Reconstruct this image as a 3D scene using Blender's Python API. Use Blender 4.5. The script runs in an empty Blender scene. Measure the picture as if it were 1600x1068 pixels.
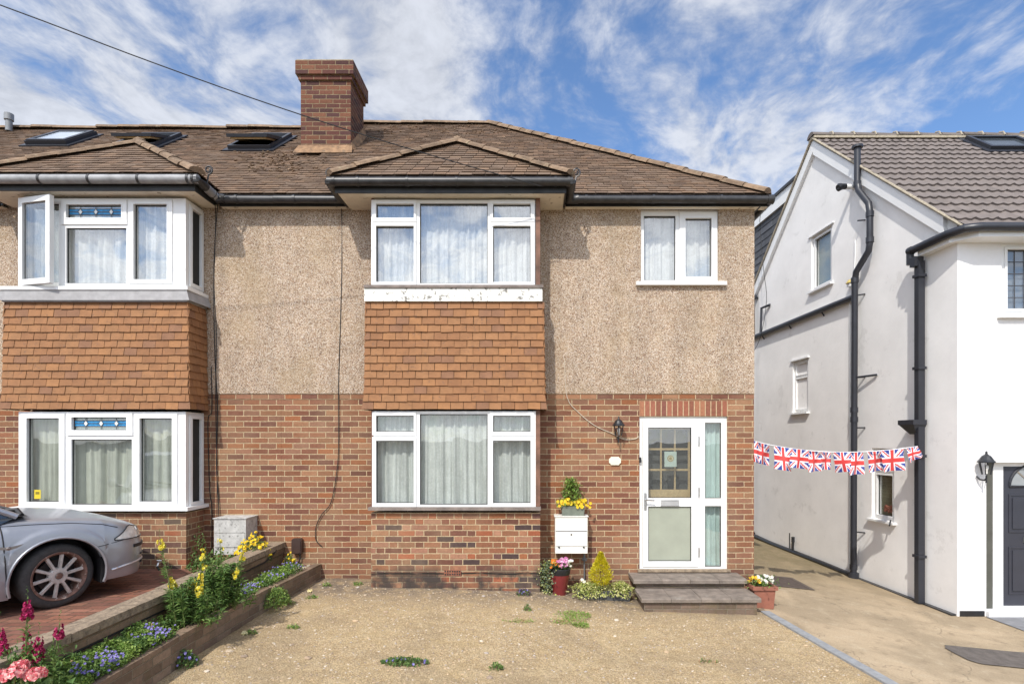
import bpy, math, random
from mathutils import Vector, Matrix
random.seed(7)
R = math.radians
SC = bpy.context.scene
COL = SC.collection

# ------------------------------------------------------------------ camera, sky, sun, exposure
FP, VX, VY, CAMH, CAMD = 866.0, 835.0, 688.0, 1.93, 7.6
cam_d = bpy.data.cameras.new('camera'); cam = bpy.data.objects.new('camera', cam_d); COL.objects.link(cam)
cam.location = (0, -CAMD, CAMH); cam.rotation_euler = (R(90), 0, 0)
cam_d.sensor_width = 36; cam_d.lens = 36 * FP / 1600
cam_d.shift_x = -(VX - 800) / 1600; cam_d.shift_y = (VY - 534) / 1600
cam_d.clip_end = 5000; cam_d.clip_start = .05
SC.camera = cam
SUNV = Vector((-.275, -.73, .82)).normalized()
sun_d = bpy.data.lights.new('sun', 'SUN'); sun = bpy.data.objects.new('sun', sun_d); COL.objects.link(sun)
sun_d.energy = 2.65; sun_d.angle = R(.9); sun_d.color = (1, .95, .87)
sun.rotation_euler = SUNV.to_track_quat('Z', 'Y').to_euler()
SC.view_settings.view_transform = 'Standard'; SC.view_settings.look = 'None'
SC.view_settings.exposure = 0.56; SC.view_settings.gamma = 1
SC.render.engine = 'CYCLES'
SC.cycles.max_bounces = 6; SC.cycles.transparent_max_bounces = 10
SC.cycles.caustics_reflective = False; SC.cycles.caustics_refractive = False

class NG:
    """small helper around a node tree"""
    def __init__(s, nt): s.nt = nt
    def n(s, t, **k):
        o = s.nt.nodes.new(t)
        for a, b in k.items(): setattr(o, a, b)
        return o
    def put(s, sock, v):
        if isinstance(v, bpy.types.NodeSocket): s.nt.links.new(v, sock)
        else: sock.default_value = v
    def m(s, op, a, b=None, c=None, clamp=False):
        o = s.n('ShaderNodeMath', operation=op, use_clamp=clamp)
        for i, v in enumerate((a, b, c)):
            if v is not None: s.put(o.inputs[i], v)
        return o.outputs[0]
    def mix(s, f, a, b, mode='MIX'):
        o = s.n('ShaderNodeMix', data_type='RGBA', blend_type=mode)
        s.put(o.inputs[0], f)
        for i, v in ((6, a), (7, b)):
            s.put(o.inputs[i], v if isinstance(v, bpy.types.NodeSocket) else tuple(v)[:3] + (1,))
        return o.outputs[2]
    def ramp(s, f, stops, const=False):
        o = s.n('ShaderNodeValToRGB'); cr = o.color_ramp
        cr.interpolation = 'CONSTANT' if const else 'LINEAR'
        while len(cr.elements) < len(stops): cr.elements.new(.5)
        for e, (p, c) in zip(cr.elements, stops):
            e.position = p; e.color = tuple(c) + (1,) if len(c) == 3 else c
        s.put(o.inputs[0], f); return o.outputs[0]
    def pal(s, f, cols):
        return s.ramp(f, [(i / len(cols), c) for i, c in enumerate(cols)], True)
    def noise(s, vec, scale, detail=4, rough=.55, dist=0):
        o = s.n('ShaderNodeTexNoise'); s.put(o.inputs['Vector'], vec)
        o.inputs['Scale'].default_value = scale; o.inputs['Detail'].default_value = detail
        o.inputs['Roughness'].default_value = rough; o.inputs['Distortion'].default_value = dist
        return o.outputs[0]
    def voro(s, vec, scale, feature='F1', rnd=1):
        o = s.n('ShaderNodeTexVoronoi', feature=feature); s.put(o.inputs['Vector'], vec)
        o.inputs['Scale'].default_value = scale; o.inputs['Randomness'].default_value = rnd
        return o
    def rng(s, v, a, b, c, d, smooth=True):
        o = s.n('ShaderNodeMapRange'); o.interpolation_type = 'SMOOTHSTEP' if smooth else 'LINEAR'
        s.put(o.inputs[0], v)
        for i, x in enumerate((a, b, c, d)): s.put(o.inputs[i + 1], x)
        return o.outputs[0]
    def scale(s, col, f):
        o = s.n('ShaderNodeVectorMath', operation='SCALE'); s.put(o.inputs[0], col if isinstance(col, bpy.types.NodeSocket) else tuple(col)[:3]); s.put(o.inputs[3], f); return o.outputs[0]
    def comb(s, x, y, z):
        o = s.n('ShaderNodeCombineXYZ')
        for i, v in enumerate((x, y, z)): s.put(o.inputs[i], v)
        return o.outputs[0]
    def sep(s, v):
        o = s.n('ShaderNodeSeparateXYZ'); s.put(o.inputs[0], v); return o.outputs
    def bump(s, h, dist, strength=1.0, normal=None):
        o = s.n('ShaderNodeBump'); s.put(o.inputs['Height'], h)
        o.inputs['Distance'].default_value = dist; o.inputs['Strength'].default_value = strength
        if normal is not None: s.put(o.inputs['Normal'], normal)
        return o.outputs[0]

world = bpy.data.worlds.new('World'); SC.world = world; world.use_nodes = True
def build_world():
    nt = world.node_tree; nt.nodes.clear(); g = NG(nt)
    sky = g.n('ShaderNodeTexSky', sky_type='NISHITA'); sky.sun_disc = False
    sky.sun_elevation = math.asin(SUNV.z); sky.sun_rotation = math.atan2(SUNV.x, SUNV.y)
    sky.air_density = 1.0; sky.dust_density = .4; sky.ozone_density = 3.0
    d = g.n('ShaderNodeTexCoord').outputs['Generated']
    x, y, z = g.sep(d)
    zc = g.m('ADD', g.m('MAXIMUM', z, 0.0), .05)
    px = g.m('DIVIDE', x, zc); py = g.m('DIVIDE', y, zc)
    a = R(-9)                                              # lanes of cloud run away from the viewer
    u = g.m('ADD', g.m('MULTIPLY', px, math.cos(a)), g.m('MULTIPLY', py, math.sin(a)))
    v = g.m('SUBTRACT', g.m('MULTIPLY', py, math.cos(a)), g.m('MULTIPLY', px, math.sin(a)))
    wob = g.noise(g.comb(px, py, 4.4), 1.1, 3, .5)
    uu = g.m('ADD', u, g.m('MULTIPLY', g.m('SUBTRACT', wob, .5), .55))
    lane = g.noise(g.comb(uu, g.m('MULTIPLY', v, .30), 5.1), 2.3, 3, .5, .2)
    mott = g.noise(g.comb(g.m('MULTIPLY', uu, 1.25), g.m('MULTIPLY', v, .78), 8.2), 4.9, 7, .60, .35)
    fine = g.noise(g.comb(uu, g.m('MULTIPLY', v, .8), 1.2), 17., 5, .62, .2)
    n = g.m('ADD', g.m('ADD', g.m('MULTIPLY', lane, .50), g.m('MULTIPLY', mott, .36)), g.m('MULTIPLY', fine, .14))
    cov = g.m('SUBTRACT', g.rng(u, -1.3, 1.0, .055, -.012, False), g.rng(u, .85, 1.3, 0, .20))
    ug = g.m('SUBTRACT', u, -.12); cov = g.m('SUBTRACT', cov, g.m('MULTIPLY', g.m('POWER', 2.718, g.m('MULTIPLY', g.m('MULTIPLY', ug, ug), -9.0)), .075))
    cov = g.m('MAXIMUM', cov, g.rng(y, .15, -.35, -.2, .07))   # unseen cloud behind the viewer, thickened to add fill light
    n = g.m('ADD', n, cov)
    mask = g.rng(n, .43, .61, 0, .88)
    skyc = g.mix(1.0, sky.outputs[0], (.90, 1.02, 1.14), 'MULTIPLY')
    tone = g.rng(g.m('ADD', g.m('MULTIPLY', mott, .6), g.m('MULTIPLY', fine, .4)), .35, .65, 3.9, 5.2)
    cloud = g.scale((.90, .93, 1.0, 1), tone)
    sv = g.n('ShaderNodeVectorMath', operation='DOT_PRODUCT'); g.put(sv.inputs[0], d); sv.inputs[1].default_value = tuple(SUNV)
    glow = g.m('POWER', g.m('MAXIMUM', sv.outputs['Value'], 0.0), 2.0)   # aureole round the sun, boosted out of view as added fill light
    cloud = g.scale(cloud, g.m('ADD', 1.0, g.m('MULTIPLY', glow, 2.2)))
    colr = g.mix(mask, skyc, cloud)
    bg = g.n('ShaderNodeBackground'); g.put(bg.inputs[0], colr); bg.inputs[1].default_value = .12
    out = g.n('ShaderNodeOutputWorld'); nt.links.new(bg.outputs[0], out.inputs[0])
build_world()

# ------------------------------------------------------------------ helpers
def X(px, Y=0.): return (px - VX) * (CAMD + Y) / FP
def Z(py, Y=0.): return CAMH + (VY - py) * (CAMD + Y) / FP

def new_mat(name):
    m = bpy.data.materials.new(name); m.use_nodes = True
    nt = m.node_tree; g = NG(nt); b = nt.nodes['Principled BSDF']
    return m, g, b

def world_pos(g): return g.n('ShaderNodeNewGeometry').outputs['Position']
def island(g): return g.n('ShaderNodeNewGeometry').outputs['Random Per Island']

def mat(name, col, rough=.6, metal=0., var=.12, vs=6., isl=0., bump=0., bs=60., pal=None, spec=.5, coat=0., spots=None, transl=0.):
    m, g, b = new_mat(name)
    p = g.n('ShaderNodeTexCoord').outputs['Object']
    c = g.pal(island(g), pal) if pal else tuple(col) + (1,)
    n = g.noise(p, vs, 5, .6)
    f = g.rng(n, .3, .7, 1 - var, 1 + var, False)
    if isl: f = g.m('MULTIPLY', f, g.rng(island(g), 0, 1, 1 - isl, 1 + isl, False))
    c = g.scale(c, f)
    if spots:                                             # (scale, threshold, colour)
        s = g.noise(p, spots[0], 5, .65)
        c = g.mix(g.rng(s, spots[1], spots[1] + .08, 0, .85), c, spots[2])
    g.put(b.inputs['Base Color'], c)
    b.inputs['Roughness'].default_value = rough; b.inputs['Metallic'].default_value = metal
    b.inputs['Specular IOR Level'].default_value = spec; b.inputs['Coat Weight'].default_value = coat
    if bump: g.put(b.inputs['Normal'], g.bump(g.noise(p, bs, 4, .6), bump))
    if transl:
        tr = g.n('ShaderNodeBsdfTranslucent'); g.put(tr.inputs[0], c)
        mx = g.n('ShaderNodeMixShader'); mx.inputs[0].default_value = transl
        out = g.nt.nodes['Material Output']
        g.nt.links.new(b.outputs[0], mx.inputs[1]); g.nt.links.new(tr.outputs[0], mx.inputs[2]); g.nt.links.new(mx.outputs[0], out.inputs[0])
    return m

def brick_mat(name, pal, mortar, bl=.225, bh=.075, bond='stretcher', mw=.010, stain=None, horizontal=False, zoff=0., uoff=0., moss=0., wear=.1, line=None):
    m, g, b = new_mat(name)
    pos = world_pos(g)
    wob = g.noise(pos, 9., 3); 
    x, y, z = g.sep(pos)
    if horizontal: u, v = x, y
    else: u, v = g.m('ADD', x, y), g.m('ADD', z, zoff)
    u = g.m('ADD', u, uoff + 50.0)
    wv = g.m('MULTIPLY', g.m('SUBTRACT', wob, .5), .012)
    v = g.m('ADD', g.m('ADD', v, 20.0), wv); u = g.m('ADD', u, wv)
    rowf = g.m('DIVIDE', v, bh); row = g.m('FLOOR', rowf); fv = g.m('MULTIPLY', g.m('SUBTRACT', rowf, row), bh)
    if bond == 'stretcher':
        cf = g.m('ADD', g.m('DIVIDE', u, bl), g.m('MULTIPLY', g.m('MODULO', row, 2.0), .5))
        col = g.m('FLOOR', cf); fu = g.m('MULTIPLY', g.m('SUBTRACT', cf, col), bl); wid = bl
        idc = col
    else:
        per = bl * 1.5
        cf = g.m('ADD', g.m('DIVIDE', u, per), g.m('MULTIPLY', g.m('MODULO', row, 2.0), .5))
        col = g.m('FLOOR', cf); fl = g.m('MULTIPLY', g.m('SUBTRACT', cf, col), per)
        hd = g.m('GREATER_THAN', fl, bl)
        fu = g.m('SUBTRACT', fl, g.m('MULTIPLY', hd, bl))
        wid = g.m('SUBTRACT', bl, g.m('MULTIPLY', hd, bl * .5))
        idc = g.m('ADD', g.m('MULTIPLY', col, 2.0), hd)
    du = g.m('MINIMUM', fu, g.m('SUBTRACT', wid, fu)); dv = g.m('MINIMUM', fv, g.m('SUBTRACT', bh, fv))
    e = g.m('MINIMUM', du, dv)
    rag = g.m('MULTIPLY', g.m('SUBTRACT', g.noise(pos, 55., 3), .5), .006)
    e = g.m('ADD', e, rag)
    face = g.rng(e, mw * .5 - .0015, mw * .5 + .002, 0, 1)
    wn = g.n('ShaderNodeTexWhiteNoise', noise_dimensions='2D'); g.put(wn.inputs['Vector'], g.comb(idc, row, 0))
    c = g.pal(wn.outputs['Value'], pal)
    nv = g.noise(pos, 38., 5, .65)
    wn2 = g.n('ShaderNodeTexWhiteNoise', noise_dimensions='2D'); g.put(wn2.inputs['Vector'], g.comb(row, idc, 0))
    f = g.m('MULTIPLY', g.rng(nv, .25, .75, .78, 1.22, False), g.rng(wn2.outputs['Value'], 0, 1, .85, 1.15, False))
    c = g.scale(c, f)
    big = g.noise(pos, 1.3, 4, .6)
    c = g.mix(g.rng(big, .42, .7, 0, wear * 2), c, mortar)
    mc = g.scale(tuple(mortar) + (1,), g.rng(g.noise(pos, 24., 3), .3, .7, .75, 1.15, False))
    c = g.mix(face, mc, c)
    if stain:                                              # (z0, z1, strength): grime along the foot
        s = g.noise(pos, 3.0, 6, .7)
        h = g.rng(z, stain[0], stain[1], 1, 0)
        c = g.mix(g.m('MULTIPLY', g.rng(s, .38, .6, 0, stain[2]), h), c, (.055, .045, .04))
    if moss:
        s = g.noise(pos, 6.0, 6, .7)
        c = g.mix(g.rng(s, .45, .68, 0, moss), c, (.10, .085, .035))
    if line is not None:                                   # the open slate damp course, a black ragged joint
        dz = g.m('ABSOLUTE', g.m('SUBTRACT', g.m('ADD', z, g.m('MULTIPLY', g.m('SUBTRACT', g.noise(pos, 4., 3), .5), .03)), line))
        c = g.mix(g.m('MULTIPLY', g.rng(dz, .006, .014, 1, 0), g.rng(g.noise(pos, 5., 3), .35, .5, .2, 1)), c, (.02, .017, .015))
    g.put(b.inputs['Base Color'], c)
    b.inputs['Roughness'].default_value = .88; b.inputs['Specular IOR Level'].default_value = .25
    hgt = g.m('ADD', face, g.m('MULTIPLY', nv, .35))
    g.put(b.inputs['Normal'], g.bump(hgt, .005))
    return m

class MB:
    """collects faces, then links them as one mesh object"""
    def __init__(s, M=None): s.v = []; s.f = []; s.mi = []; s.M = M
    def add(s, vs, fs, mi=0, M=None):
        o = len(s.v); M = M or s.M
        for p in vs:
            p = Vector(p); s.v.append(M @ p if M else p)
        for f in fs: s.f.append([o + i for i in f]); s.mi.append(mi)
    def box(s, x0, x1, y0, y1, z0, z1, mi=0, M=None):
        s.add([(x0,y0,z0),(x1,y0,z0),(x1,y1,z0),(x0,y1,z0),(x0,y0,z1),(x1,y0,z1),(x1,y1,z1),(x0,y1,z1)],
              [(0,3,2,1),(4,5,6,7),(0,1,5,4),(1,2,6,5),(2,3,7,6),(3,0,4,7)], mi, M)
    def panel(s, x0, x1, z0, z1, y0, y1, holes=(), mi=0, M=None):
        """slab in the local XZ plane, front face at y0, with rectangular holes"""
        xs = sorted({x0, x1} | {min(max(h[i], x0), x1) for h in holes for i in (0, 1)})
        zs = sorted({z0, z1} | {min(max(h[i], z0), z1) for h in holes for i in (2, 3)})
        def full(i, j):
            if i < 0 or j < 0 or i >= len(xs) - 1 or j >= len(zs) - 1: return False
            cx = (xs[i] + xs[i+1]) / 2; cz = (zs[j] + zs[j+1]) / 2
            return not any(h[0] < cx < h[1] and h[2] < cz < h[3] for h in holes)
        for i in range(len(xs) - 1):
            for j in range(len(zs) - 1):
                if not full(i, j): continue
                a, b, c, d = xs[i], xs[i+1], zs[j], zs[j+1]
                V = [(a,y0,c),(b,y0,c),(b,y0,d),(a,y0,d),(a,y1,c),(b,y1,c),(b,y1,d),(a,y1,d)]
                F = [(0,1,2,3),(5,4,7,6)]
                if not full(i-1, j): F.append((4,0,3,7))
                if not full(i+1, j): F.append((1,5,6,2))
                if not full(i, j-1): F.append((4,5,1,0))
                if not full(i, j+1): F.append((3,2,6,7))
                s.add(V, F, mi, M)
    def tube(s, pts, r, seg=8, mi=0, M=None, cap=True, rs=None):
        pts = [Vector(p) for p in pts]; vs = []; fs = []
        t0 = (pts[1] - pts[0]).normalized()
        nrm = t0.orthogonal().normalized()
        for i, p in enumerate(pts):
            if i == 0: t = pts[1] - pts[0]
            elif i == len(pts) - 1: t = pts[-1] - pts[-2]
            else: t = (pts[i+1] - p).normalized() + (p - pts[i-1]).normalized()
            t.normalize()
            nrm = (nrm - t * nrm.dot(t)).normalized(); bn = t.cross(nrm)
            rr = rs[i] if rs else r
            for k in range(seg):
                a = 2 * math.pi * k / seg
                vs.append(p + (nrm * math.cos(a) + bn * math.sin(a)) * rr)
        for i in range(len(pts) - 1):
            for k in range(seg):
                a, b2 = i * seg + k, i * seg + (k + 1) % seg
                fs.append((a, b2, b2 + seg, a + seg))
        if cap:
            fs.append(tuple(range(seg))[::-1]); fs.append(tuple((len(pts) - 1) * seg + k for k in range(seg)))
        s.add(vs, fs, mi, M)
    def lathe(s, prof, seg=24, mi=0, M=None, closed=False):
        vs = []; fs = []
        for (r, z) in prof:
            for k in range(seg):
                a = 2 * math.pi * k / seg
                vs.append((r * math.cos(a), r * math.sin(a), z))
        for i in range(len(prof) - 1):
            for k in range(seg):
                a, b2 = i * seg + k, i * seg + (k + 1) % seg
                fs.append((a, b2, b2 + seg, a + seg))
        s.add(vs, fs, mi, M)
    def prism(s, poly, y0, y1, mi=0, M=None):
        """polygon of (x, z) pushed from y0 to y1"""
        n = len(poly)
        vs = [(x, y0, z) for x, z in poly] + [(x, y1, z) for x, z in poly]
        fs = [tuple(range(n)), tuple(range(2 * n - 1, n - 1, -1))]
        for i in range(n): j = (i + 1) % n; fs.append((i, i + n, j + n, j))
        s.add(vs, fs, mi, M)
    def blob(s, c, r, mi=0, sq=(1, 1, 1), jit=0.):
        t = (1 + 5 ** .5) / 2
        vs = [(-1,t,0),(1,t,0),(-1,-t,0),(1,-t,0),(0,-1,t),(0,1,t),(0,-1,-t),(0,1,-t),(t,0,-1),(t,0,1),(-t,0,-1),(-t,0,1)]
        fs = [(0,11,5),(0,5,1),(0,1,7),(0,7,10),(0,10,11),(1,5,9),(5,11,4),(11,10,2),(10,7,6),(7,1,8),(3,9,4),(3,4,2),(3,2,6),(3,6,8),(3,8,9),(4,9,5),(2,4,11),(6,2,10),(8,6,7),(9,8,1)]
        k = r / 1.9; c = Vector(c)
        s.add([c + Vector((x * sq[0], y * sq[1], z * sq[2])) * k * (1 + random.uniform(-jit, jit)) for x, y, z in vs], fs, mi)
    def build(s, name, mats, parent=None, smooth=False, world=True, angle=40):
        me = bpy.data.meshes.new(name)
        off = Vector((0, 0, 0))
        if parent is not None and world:
            r = parent
            while r.parent: r = r.parent
            off = r.location
        me.from_pydata([tuple(v - off) for v in s.v], [], s.f)
        if not isinstance(mats, (list, tuple)): mats = [mats]
        for m in mats: me.materials.append(m)
        if len(mats) > 1: me.polygons.foreach_set('material_index', s.mi)
        if smooth:
            me.polygons.foreach_set('use_smooth', [True] * len(me.polygons))
            try: me.set_sharp_from_angle(angle=R(angle))
            except Exception: pass
        me.update()
        o = bpy.data.objects.new(name, me); COL.objects.link(o)
        if parent is not None: o.parent = parent
        return o

def tag(o, label=None, cat=None, group=None, kind=None):
    if label: o['label'] = label
    if cat: o['category'] = cat
    if group: o['group'] = group
    if kind: o['kind'] = kind
    return o
def thing(name, loc, label, cat, group=None, rz=0):
    o = bpy.data.objects.new(name, None); COL.objects.link(o)
    o.location = loc; o.rotation_euler = (0, 0, rz); o.empty_display_size = .1
    return tag(o, label, cat, group)
def struct(o): o['kind'] = 'structure'; return o

# ------------------------------------------------------------------ materials
BR = [(0.2358,0.1049,0.0579),(0.2142,0.0911,0.0509),(0.2565,0.1233,0.0667),(0.1935,0.081,0.0491),(0.2745,0.1398,0.0772),(0.171,0.0718,0.0465),(0.2295,0.1077,0.0658),(0.2565,0.0994,0.0456),(0.225,0.1141,0.0719),(0.144,0.0635,0.0439),(0.261,0.1362,0.0789)]
BAYP = BR + [(.31,.16,.10),(.30,.14,.08),(.27,.13,.085),(.31,.10,.05),(.07,.045,.042),(.12,.06,.05)]
MORT = (.52, .395, .245)
M_BRICK = brick_mat('brick_wall', BR, MORT, zoff=.005, wear=.07, stain=(-.05, .38, .35))
M_BRICKBAY = brick_mat('brick_bay', BAYP, MORT, bond='flemish', stain=(.14, .40, .95), zoff=.01, uoff=.1, line=.205)
M_BRICKCHIM = brick_mat('brick_chimney', [(.125,.050,.034),(.145,.058,.037),(.105,.042,.033),(.075,.034,.031),(.165,.070,.041)], (.27,.20,.12), wear=.02)
M_SOLDIER = mat('soldier_brick', (.25,.09,.05), .85, isl=.1, var=.2, vs=30, bump=.003, pal=[(.30,.105,.06),(.23,.085,.05),(.33,.14,.075),(.19,.07,.05),(.27,.1,.06)])
M_MORTAR = mat('mortar', MORT, .95, var=.2, vs=40, bump=.002)
M_GARDENBRICK = brick_mat('garden_brick', [(.24,.16,.10),(.205,.135,.085),(.265,.175,.115),(.185,.12,.08)], (.23,.17,.11), moss=.55, zoff=.02, mw=.009)
M_LOWBRICK = brick_mat('low_wall_brick', [(.24,.165,.115),(.205,.14,.10),(.265,.185,.13),(.175,.12,.085)], (.25,.20,.14), moss=.35, zoff=.03, mw=.009)
M_COPING = mat('coping_stone', (.275,.21,.145), .92, var=.4, vs=18, bump=.008, bs=60, spots=(28, .56, (.15,.11,.08)))
M_PAVERS = brick_mat('red_pavers', [(.27,.115,.075),(.23,.10,.07),(.30,.14,.095),(.21,.095,.07)], (.12,.085,.06), bl=.21, bh=.105, horizontal=True, mw=.011, moss=.12)

def render_mat():
    m, g, b = new_mat('pebbledash'); pos = world_pos(g)
    vo = g.voro(pos, 112., 'F1'); r = g.n('ShaderNodeSeparateColor'); g.put(r.inputs[0], vo.outputs['Color'])
    c = g.pal(r.outputs[0], [(.50,.385,.28),(.58,.48,.38),(.375,.255,.165),(.51,.385,.275),(.72,.635,.54),(.44,.32,.22),(.16,.10,.072),(.54,.412,.30),(.325,.20,.128),(.59,.46,.34),(.43,.315,.222),(.68,.58,.47)])
    n1 = g.noise(pos, 1.1, 5, .6); n2 = g.noise(pos, 4.5, 4, .6)
    c = g.mix(g.rng(n1, .45, .68, 0, .38), c, (.40, .29, .16))
    c = g.scale(c, g.rng(n2, .3, .7, .88, 1.10, False))
    sx, sy, sz = g.sep(pos)
    run = g.noise(g.comb(g.m('ADD', sx, sy), 0.0, g.m('MULTIPLY', sz, .10)), 3.2, 5, .65)   # rain streaks
    c = g.scale(c, g.rng(run, .38, .66, 1.04, .88))
    g.put(b.inputs['Base Color'], c); b.inputs['Roughness'].default_value = .9; b.inputs['Specular IOR Level'].default_value = .3
    h = g.m('SUBTRACT', 1.0, g.m('MULTIPLY', vo.outputs['Distance'], 1.3))
    g.put(b.inputs['Normal'], g.bump(h, .008, .9))
    return m
M_RENDER = render_mat()

TILEP = [(0.1819,0.1191,0.0774),(0.1663,0.1077,0.0697),(0.1975,0.1295,0.0831),(0.1559,0.1015,0.0677),(0.1819,0.1243,0.0851),(0.2079,0.1325,0.0822),(0.1871,0.116,0.0725)]
M_ROOF = mat('clay_roof_tile', None, .85, var=.16, vs=5, isl=.07, pal=TILEP, bump=.004, bs=90, spots=(2.2, .66, (.27,.19,.105)))
M_RIDGE = mat('mossy_ridge_tile', (.215,.145,.092), .92, var=.35, vs=9, isl=.15, bump=.008, bs=45, spots=(14, .58, (.30,.235,.15)))
M_ROOFUNDER = mat('roof_underlay', (.05,.034,.025), .95)
HANGP = [(0.2881,0.1344,0.0564),(0.2666,0.1219,0.0513),(0.301,0.1452,0.0615),(0.2769,0.1273,0.053),(0.2941,0.1407,0.0598),(0.2821,0.1317,0.0555),(0.2253,0.1094,0.0564),(0.3027,0.1416,0.0564)]
M_HANG = mat('hung_tile', None, .82, var=.15, vs=9, isl=.07, pal=HANGP, bump=.004, bs=60, spots=(22, .59, (.19,.10,.055)))
M_WHITE = mat('white_upvc', (.82,.82,.81), .35, var=.02, vs=3)
M_WHITEPAINT = mat('flaking_white_paint', (.78,.76,.70), .6, var=.06, vs=5, spots=(17, .555, (.12,.11,.095)))
M_SOFFIT = mat('soffit_paint', (.74,.68,.57), .7, var=.10, vs=5, spots=(9, .60, (.30,.25,.19)))
M_BLACKGUTTER = mat('black_gutter', (.030,.029,.030), .38, var=.5, vs=9)
M_GREYGUTTER = mat('weathered_gutter', (.27,.27,.275), .5, var=.3, vs=6)
M_FASCIA = mat('black_fascia', (.022,.022,.022), .5, var=.5, vs=8, spots=(10, .66, (.08,.075,.07)))
M_WOODSILL = mat('weathered_sill', (.20,.165,.145), .8, var=.3, vs=9, bump=.003)
M_BROWNPOST = mat('brown_post', (.17,.085,.055), .7, var=.45, vs=6)
M_GASKET = mat('black_gasket', (.03,.03,.03), .6)
M_LEAD = mat('lead_flashing', (.33,.32,.32), .6, var=.15, vs=12, bump=.004, bs=15)
M_DARK = mat('dark_interior', (.03,.03,.028), .9)
M_METAL = mat('brushed_metal', (.55,.55,.55), .3, metal=.9)
M_BLACKPLASTIC = mat('black_plastic', (.018,.019,.022), .35, var=.2)
M_ANTHRACITE = mat('anthracite_paint', (.027,.029,.037), .38, var=.12)
M_WHITERENDER = mat('white_render', (.80,.79,.785), .85, var=.04, vs=2.2, bump=.006, bs=14, spots=(3.0, .66, (.66,.65,.63)))
M_SIDERENDER = mat('weathered_white_render', (.85,.835,.815), .88, var=.06, vs=1.6, bump=.003, bs=9, spots=(2.6, .60, (.75,.735,.715)))
M_CONTILE = mat('grey_roof_tile', (.17,.142,.128), .85, var=.2, vs=4, bump=.003, bs=80)
M_SLATE = mat('slate', (.075,.078,.088), .7, var=.2, vs=8, isl=.2)
M_BUFFMORTAR = mat('buff_mortar', (.37,.32,.24), .9, var=.25, vs=20, bump=.004)
M_CABLE = mat('black_cable', (.014,.014,.014), .6)
M_GLASSTRIM = mat('leading', (.06,.06,.065), .5)
M_BLUEGLASS = mat('blue_stained_glass', (.015,.22,.48), .15, var=.35, vs=25)
M_CLEARTEX = mat('textured_glass', (.38,.44,.42), .15, var=.3, vs=60, bump=.002, bs=90)

def glass_mat(name, tint=(.97,.98,.975), base=.05, rough=.0):
    m, g, b = new_mat(name); nt = g.nt; nt.nodes.remove(b)
    lw = g.n('ShaderNodeLayerWeight'); lw.inputs[0].default_value = .5
    f = g.m('ADD', g.m('MULTIPLY', g.m('POWER', lw.outputs['Facing'], 5.0), 1 - base), base, clamp=True)
    tr = g.n('ShaderNodeBsdfTransparent'); tr.inputs[0].default_value = tint + (1,)
    gl = g.n('ShaderNodeBsdfGlossy'); gl.inputs['Roughness'].default_value = rough
    n = g.noise(world_pos(g), 1.6, 2)
    g.put(gl.inputs['Normal'], g.bump(n, .01, .5))
    mx = g.n('ShaderNodeMixShader'); g.put(mx.inputs[0], f)
    nt.links.new(tr.outputs[0], mx.inputs[1]); nt.links.new(gl.outputs[0], mx.inputs[2])
    nt.links.new(mx.outputs[0], nt.nodes['Material Output'].inputs[0])
    return m
M_GLASS = glass_mat('window_glass', base=.11)
M_GLASSUP = glass_mat('upper_window_glass', base=.18)

def curtain_mat(name, col, pat=0.):
    m, g, b = new_mat(name); p = world_pos(g)
    c = g.scale(tuple(col) + (1,), g.rng(g.noise(p, 7., 4), .3, .7, .92, 1.06, False))
    xx, yy, zz = g.sep(p)                                   # fold shading and net overlap painted in as soft vertical bands
    bands = g.noise(g.comb(g.m('MULTIPLY', g.m('ADD', xx, yy), 1.0), 0.0, g.m('MULTIPLY', zz, .05)), 19., 4, .7)
    c = g.scale(c, g.rng(bands, .32, .68, .72, 1.12, False))
    if pat:
        z = g.sep(p)[2]
        v = g.voro(p, 30.)
        c = g.mix(g.m('MULTIPLY', g.rng(v.outputs['Distance'], .2, .6, 1, 0), pat), c, (.9, .9, .9))
    g.put(b.inputs['Base Color'], c); b.inputs['Roughness'].default_value = .9; b.inputs['Specular IOR Level'].default_value = .1
    return m
M_NET = curtain_mat('white_net_curtain', (.74,.74,.72), .25)
M_NETLOW = curtain_mat('grey_net_curtain', (.60,.63,.60), .15)
M_DRAPE = curtain_mat('pale_green_drape', (.52,.54,.46))
M_TEALDRAPE = curtain_mat('pale_teal_drape', (.52,.66,.63))
M_FROST = mat('frosted_glass', (.34,.36,.29), .25, var=.08, vs=3)
M_FROSTGREEN = mat('grey_green_frosted_glass', (.33,.38,.36), .2, var=.12, vs=2)
M_WOODGRID = mat('pale_wood', (.62,.46,.24), .55, var=.15, vs=20)

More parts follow.
